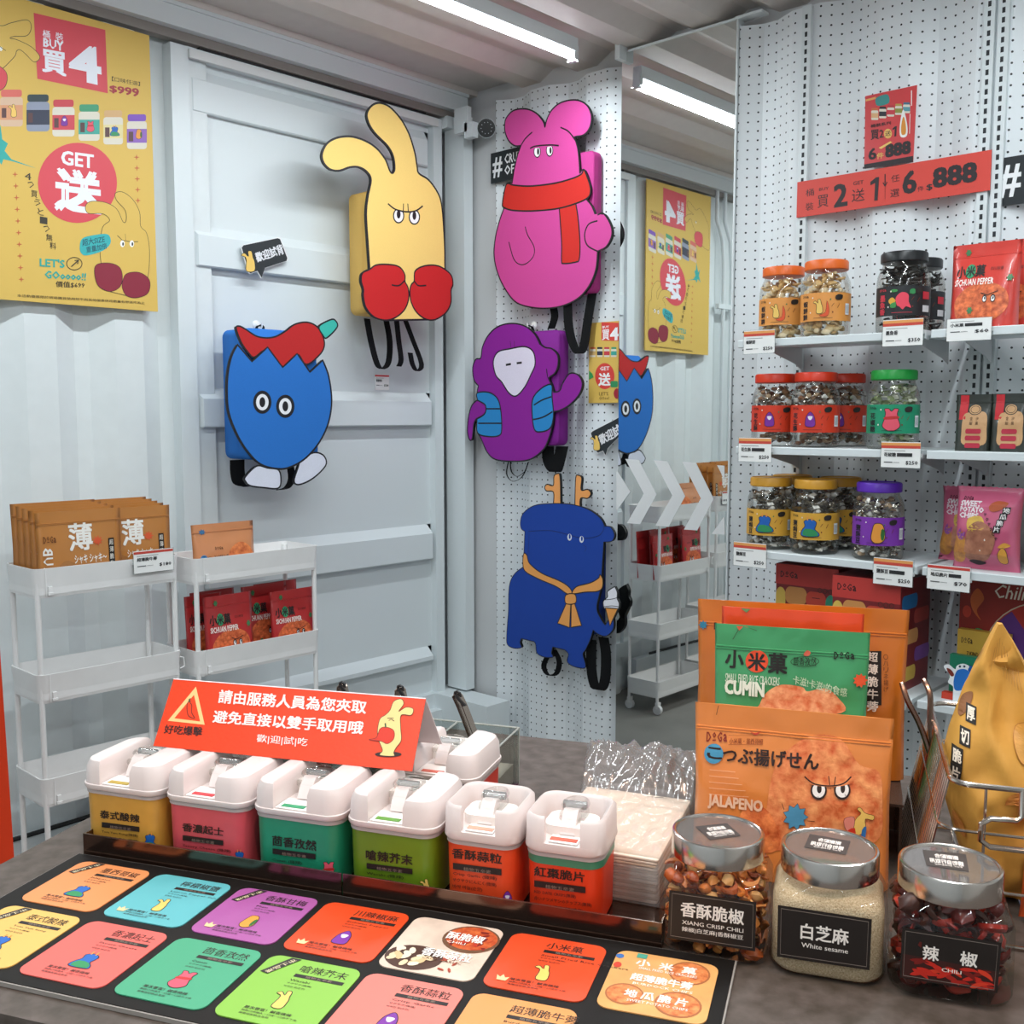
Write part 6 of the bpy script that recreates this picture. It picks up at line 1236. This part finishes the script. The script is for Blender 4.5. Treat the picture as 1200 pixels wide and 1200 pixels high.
# ------------------------------------------------------------------ pouch display
SM = glassy('smoked_acrylic', '#8a7468', .08, .2, .2)
t = thing('riser', 'smoked acrylic riser with a black edge under the stacked pouches', 'display stand', CT)
mb = MB(); mb.box((.668, .262, .068), (.885, .370, .071), SM); part(t, 'top_plate', mb)
mb = MB(); mb.box((.668, .366, .001), (.885, .370, .068), SM); part(t, 'back_plate', mb)
for x in (.668, .881): mb = MB(); mb.box((x, .262, .001), (x + .003, .370, .068), SM); part(t, 'side_plate', mb)
mb = MB(); a = cth(778, 880, .071); mb.tube([(a[0], a[1], .071), (.666, .262, .071), (.666, .262, .002)], .0022, BLACK, 6); mb.tube([(a[0], a[1], .071), (.66, .368, .071)], .0018, BLACK, 6); mb.add([(a[0], a[1], .07), (.655, .262, .07), (.655, .262, .002), (a[0] + .01, a[1] - .02, .035)], [(0, 1, 2, 3)], SM); part(t, 'black_edge', mb)
def cpouch(y, z, tl, tr_, d, col, lbl, art, org=(800, 640), k=3.0, seed=1, lean=.0, group=None, hbot=None, **kw):
    xl, z1 = CT.at(tl[0], tl[1], y); xr, z2 = CT.at(tr_[0], tr_[1], y); fr = CT.sub((xl + xr) / 2, y, z); h = (z1 + z2) / 2 - z
    q = lambda p: fr.at(org[0] + p[0] / k, org[1] + p[1] / k, 0)
    return pouch(fr, xr - xl, h, d, col, lbl, art, conv=q, seed=seed, lean=lean, group=group, seg=.005, nx=44, nz_=48, **kw)
def art_front(P):
    ink = '#2b1712'
    P.shape([(470, 1040), (300, 1030), (300, 900), (330, 760), (400, 690), (480, 660), (560, 680), (620, 760), (690, 790), (700, 900), (690, 1010), (600, 1040)], mat('#f0a066', .45, 0, .2, 75, .8, dark='#cc5220'), 0); P.shape([(200, 1040), (210, 920), (260, 890), (320, 930), (340, 1040)], mat('#ea8a4c', .45, 0, .2, 85, .8, dark='#b8441a'), 0)
    wordmark(P, (86, 682), (158, 652), '#8a2a1a', .02, 2); P.quadtx('小米菓・墨西哥椒', [(166, 690), (284, 693), (284, 674), (166, 671)], '#8a3a1a', .01); P.line([(163, 662), (284, 664)], .0003, '#8a3a1a'); P.line([(163, 692), (284, 694)], .0003, '#8a3a1a'); P.shape([(238, 650), (256, 656), (276, 650), (258, 662)], '#c9402a', 0)
    P.poly(ell(113, 722, 33, 33), '#4a9ac0'); P.quadtx('こ', [(92, 736), (140, 740), (140, 704), (92, 700)], ink, .03, 2); P.quadtx('つぶ揚げせん', [(146, 750), (478, 778), (478, 722), (146, 700)], ink, .025, 2)
    for k in range(5): P.line([(100, 775 + 20 * k), (190 + 12 * k, 782 + 20 * k)], .0007, '#eeb184')
    P.tx('JALAPENO', (98, 902), (285, 876), '#f3c9a8', .04, 2)
    for ex, ey in ((480, 843), (561, 843)):
        P.poly(ell(ex, ey, 28, 30), '#2a1a16'); P.poly(ell(ex, ey - 1, 22, 24), '#f4f0ec'); P.poly(ell(ex + 2, ey - 6, 8, 15), '#2a1a16')
    P.poly([(446, 806), (596, 806), (594, 822), (566, 829), (520, 833), (478, 829), (448, 822)], mat('#f0a066', .45, 0, .2, 75, .8, dark='#cc5220'))
    P.line(smooth([(430, 797), (465, 822), (520, 829), (565, 822), (592, 800)], 4, False), .0014, ink); P.line([(514, 797), (518, 826)], .0009, ink); P.line([(538, 800), (534, 826)], .0009, ink)
    P.shape(star(400, 930, 45, 9, .68), '#4a90b5', .0005, '#3a2a26', sm=False); P.line([(360, 905), (352, 885)], .0006, ink); P.line([(442, 942), (466, 944)], .0006, ink)
    P.shape([(605, 990), (600, 955), (610, 935), (625, 920), (612, 905), (622, 900), (640, 920), (668, 930), (665, 945), (640, 940), (640, 970), (625, 990)], '#f0c767', .0004, n=3); P.shape([(628, 975), (642, 965), (640, 1005), (626, 1005)], '#2f6fb0', 0, n=2); P.shape([(568, 935), (600, 930), (602, 960), (588, 985), (570, 965)], '#e58a7a', .0003, n=3); P.shape([(580, 975), (604, 968), (604, 1000), (582, 998)], '#d0301c', 0, n=2)
    P.line([(128, 545), (120, 590)], .0006, '#3a2a1a'); P.line([(150, 545), (126, 552)], .0006, '#3a2a1a'); P.line([(175, 540), (215, 560)], .0005, '#3a2a1a'); P.poly([(135, 540), (150, 552), (160, 541), (180, 546), (165, 538)], '#6f8f5a')
def art_cumin(P):
    ink = '#1b1b18'; P.shape([(275, 545), (300, 505), (350, 482), (420, 490), (440, 505), (500, 495), (545, 525), (555, 580), (280, 580)], mat('#f2b080', .45, 0, .2, 85, .8, dark='#cf5a28'), 0)
    P.tx('小', (152, 422), (215, 368), ink, .03, 2); P.poly(ell(262, 402, 40, 38), '#dd4a26'); P.tx('米', (232, 430), (292, 376), ink, .03, 2); P.tx('菓', (302, 440), (368, 378), ink, .03, 2)
    P.line(ell(430, 403, 49, 17, 28), .0006, '#2a3a28', True); P.tx('茴香孜然', (390, 414), (470, 392), ink, .01, 1); P.shape([(425, 380), (437, 364), (450, 372), (442, 384)], '#c9604a', 0); wordmark(P, (532, 395), (604, 371), ink, .01, 1)
    P.tx('SMALL FRIED RICE CRACKERS', (153, 470), (342, 456), '#dfe9d9', .01); P.tx('CUMIN', (153, 510), (288, 476), '#e6efe0', .05, 2); P.quadtx('卡滋!卡滋!的食感', [(388, 478), (576, 524), (578, 494), (390, 448)], '#c5d9bc', .01); P.shape(star(622, 468, 25, 9, .7), '#e0532a', 0, sm=False)
    P.line([(205, 275), (178, 325)], .0006, '#3a2a1a'); P.line([(220, 275), (262, 295)], .0006, '#3a2a1a'); P.poly([(190, 272), (200, 295), (215, 278), (235, 285), (225, 270)], '#cf5a3a')
def art_backp(P):
    P.box((640, 366), (698, 552), '#1d1613')
    for i, g in enumerate('超薄脆牛蒡'): P.tx(g, (648, 408 + i * 42 - 6), (686, 375 + i * 42 - 4), '#efe9df', .02, 1)
    P.shape(star(74, 275, 17, 8, .6), '#2a7a9a', 0, sm=False); P.tx('D', (112, 290), (128, 268), '#2a1a14', .02)
    for i, g in enumerate('○ハリネ揚げ'): P.tx(g, (705, 395 + i * 22), (722, 378 + i * 22), '#5a2a14')
PZ = .0008
cpouch(.20, PZ, (815, 820), (1048, 845), .045, '#e58a42', 'orange jalapeno rice-snack pouch at the front of the counter display', art_front, seed=41, lean=.0)
cpouch(.285, .0722, (838, 730), (1020, 742), .03, '#3f9a63', 'green cumin rice-snack pouch behind the orange front pouch', art_cumin, seed=42)
cpouch(.312, .0722, (846, 711), (1013, 719), .018, '#ea4a20', 'bright red-orange pouch showing only its top above the green one', lambda P: P.poly([(205, 208), (225, 232), (240, 212), (262, 222), (250, 206)], '#6f8f5a'), seed=43)
cpouch(.345, .0722, (818, 699), (1066, 718), .03, '#c9701f', 'large brownish orange burdock pouch at the back of the counter display', art_backp, seed=44)
# ------------------------------------------------------------------ wire basket with crisp bags
WR = mat('#c9bfb6', .18, 1); t = thing('wire_basket', 'chrome wire basket on the counter holding a yellow crisp bag', 'basket', CT)
bx0, bx1, by0, by1, bz = .917, 1.20, .101, .389, .156
fl_ = -.030; ff = .004; r_ = .0022
def rim(z, ins): return [(a, b, z) for a, b in rr(bx1 - bx0 - 2 * ins, by1 - by0 - .25 * abs(ins), .02, (bx0 + bx1) / 2, (by0 + by1) / 2, n=5)]
mb = MB(); mb.tube(rim(bz, 0), .0028, WR, 8, closed=True); part(t, 'top_rim', mb, True)
for z, ins in ((bz - .045, fl_ * .3), (.055, fl_ * .7), (.003, fl_)): mb = MB(); mb.tube(rim(z, ins), .0016, WR, 6, closed=True); part(t, 'hoop', mb, True)
N_ = 22
for k in range(N_):
    y = by0 + .02 + (by1 - by0 - .04) * k / (N_ - 1)
    for x, s_ in ((bx0, 1), (bx1, -1)):
        mb = MB(); mb.tube([(x, y, bz), (x + s_ * fl_, y * (1 - .0) , .003)], .0014, WR, 5); part(t, 'wire', mb, True)
for k in range(6):
    x = bx0 + .03 + .05 * k; 
    for y, s_ in ((by0, 1), (by1, -1)):
        mb = MB(); mb.tube([(x, y, bz), (x, y + s_ * ff, .003)], .0014, WR, 5); part(t, 'wire', mb, True)
    mb = MB(); mb.tube([(x, by0 + ff, .003), (x, by1 - ff, .003)], .0014, WR, 5); part(t, 'wire', mb, True)
hx0, hz1 = CT.at(1150, 957, by0 - .004); _, hz0 = CT.at(1150, 990, by0 - .004)
mb = MB(); mb.tube([(hx0 + .034, by0, bz + .002), (hx0 + .034, by0 - .003, hz1 + .004), (hx0 + .030, by0 - .004, hz1), (hx0 + .008, by0 - .006, hz1), (hx0, by0 - .006, hz1 - .006), (hx0, by0 - .006, hz0 + .005), (hx0 + .008, by0 - .006, hz0), (hx0 + .11, by0 - .006, hz0), (hx0 + .118, by0 - .006, hz0 + .006), (hx0 + .118, by0 - .006, hz1), (hx0 + .09, by0 - .004, hz1), (hx0 + .085, by0, bz + .002)], .0028, WR, 8); part(t, 'handle', mb, True)
# curved tong arms rising from the basket's left side
TS = mat('#8e7466', .2, 1)
y_ = .33
A_ = [CT.at(px, py, y_ - .05 * i / 4) for i, (px, py) in enumerate(((1057, 801), (1064, 822), (1078, 850), (1090, 885), (1100, 925)))]; B_ = [CT.at(px, py, y_ - .05 * i / 4) for i, (px, py) in enumerate(((1083, 797), (1090, 815), (1090, 845), (1094, 880), (1101, 925)))]
fr = CT.sub(A_[2][0], y_, 0); t = thing('tongs', 'curved steel serving tongs standing in the left side of the wire basket', 'tongs', fr)
for L2 in (A_, B_):
    pts = smooth([(a - A_[2][0], b) for a, b in L2], 5, False); mb = MB(); mb.tube([(a, -.05 * i / len(pts) * 1.0, b) for i, (a, b) in enumerate(pts)], .0034, TS, 8); part(t, 'arm', mb, True)
# yellow crisp bag standing in the basket
yb = .235; Z = lambda px, py: CT.at(px, py, yb)
fr = CT.sub(Z(1165, 900)[0], yb, 0); q = lambda px, py: fr.at(px, py, 0)
rows = []
for (lx, ly), (rx, ry) in (((1140, 1030), (1225, 1045)), ((1122, 985), (1235, 1000)), ((1106, 930), (1240, 945)), ((1103, 885), (1240, 900)), ((1112, 850), (1236, 860)), ((1126, 812), (1226, 820)), ((1142, 775), (1204, 782)), ((1158, 745), (1186, 750)), ((1168, 729), (1174, 730))):
    a, b = q(lx, ly), q(rx, ry); rows.append(((a[1] + b[1]) / 2, a[0], b[0]))
zb_ = .006; rows = [(zb_, rows[0][1], rows[0][2])] + [r for r in rows if r[0] > .02]
hh_ = rows[-1][0]
def art_yellow(P):
    P.shape([(1124, 833), (1135, 822), (1139, 808), (1128, 812), (1122, 828)], '#8a5a34', 0)
    for i, (g, x, y) in enumerate((('厚', 1130, 825), ('切', 1122, 848), ('脆', 1113, 868), ('片', 1111, 886))):
        P.poly([(x - 1, y + 12), (x + 10, y + 15), (x + 12, y - 3), (x + 1, y - 6)], '#1d1713'); P.quadtx(g, [(x + 1, y + 10), (x + 9, y + 12), (x + 10, y - 1), (x + 2, y - 3)], '#f0e6d6', .03, 1)
    TN = mat('#c9863c', .5, 0, .2, 60, dark='#a8642c'); P.shape([(1168, 918), (1180, 906), (1215, 902), (1215, 915), (1175, 920)], TN, 0); P.shape([(1116, 938), (1126, 948), (1128, 962), (1118, 955)], TN, 0); P.shape([(1182, 860), (1190, 840), (1215, 838), (1215, 880), (1190, 880)], mat('#d9a04c', .5, 0, .15, 60), .0004, '#a8642c')
    [P.line([(1156 + 5 * j, 770 + abs(j - 2) * 6), (1163 + 3 * j, 745 + abs(j - 2) * 5)], .0005, '#b07f38') for j in range(7)]; [P.line([(1172 + 4 * j, 790 + 3 * j), (1172 + 3.2 * j, 765 + 3 * j)], .0005, '#b07f38') for j in range(7)]  # crimp creases: their shade put in as darker lines
pillow(fr, .1, hh_ - zb_, .09, mat('#cf9a45', .62, 0, .06, 30, .5, .35), 'tall matt yellow crisp bag standing in the wire basket', art_yellow, None, 13, .0, .012, 'crisp_bag', .0, rows=rows, conv=lambda p: fr.at(p[0], p[1], 0), nx=30, nz_=44, thick=[(zb_, .02), (zb_ + .03, .040), (.12, .045), (.17, .032), (.215, .012), (hh_ - .02, .002), (hh_, .001)], seg=.006, fold=.9)
a = CT.at(1197, 1000, .18); pillow(CT.sub(a[0] + .035, .165, .006), .075, .125, .03, '#d9551f', 'orange snack bag at the right picture edge inside the wire basket', None, None, 17, .0, .003)
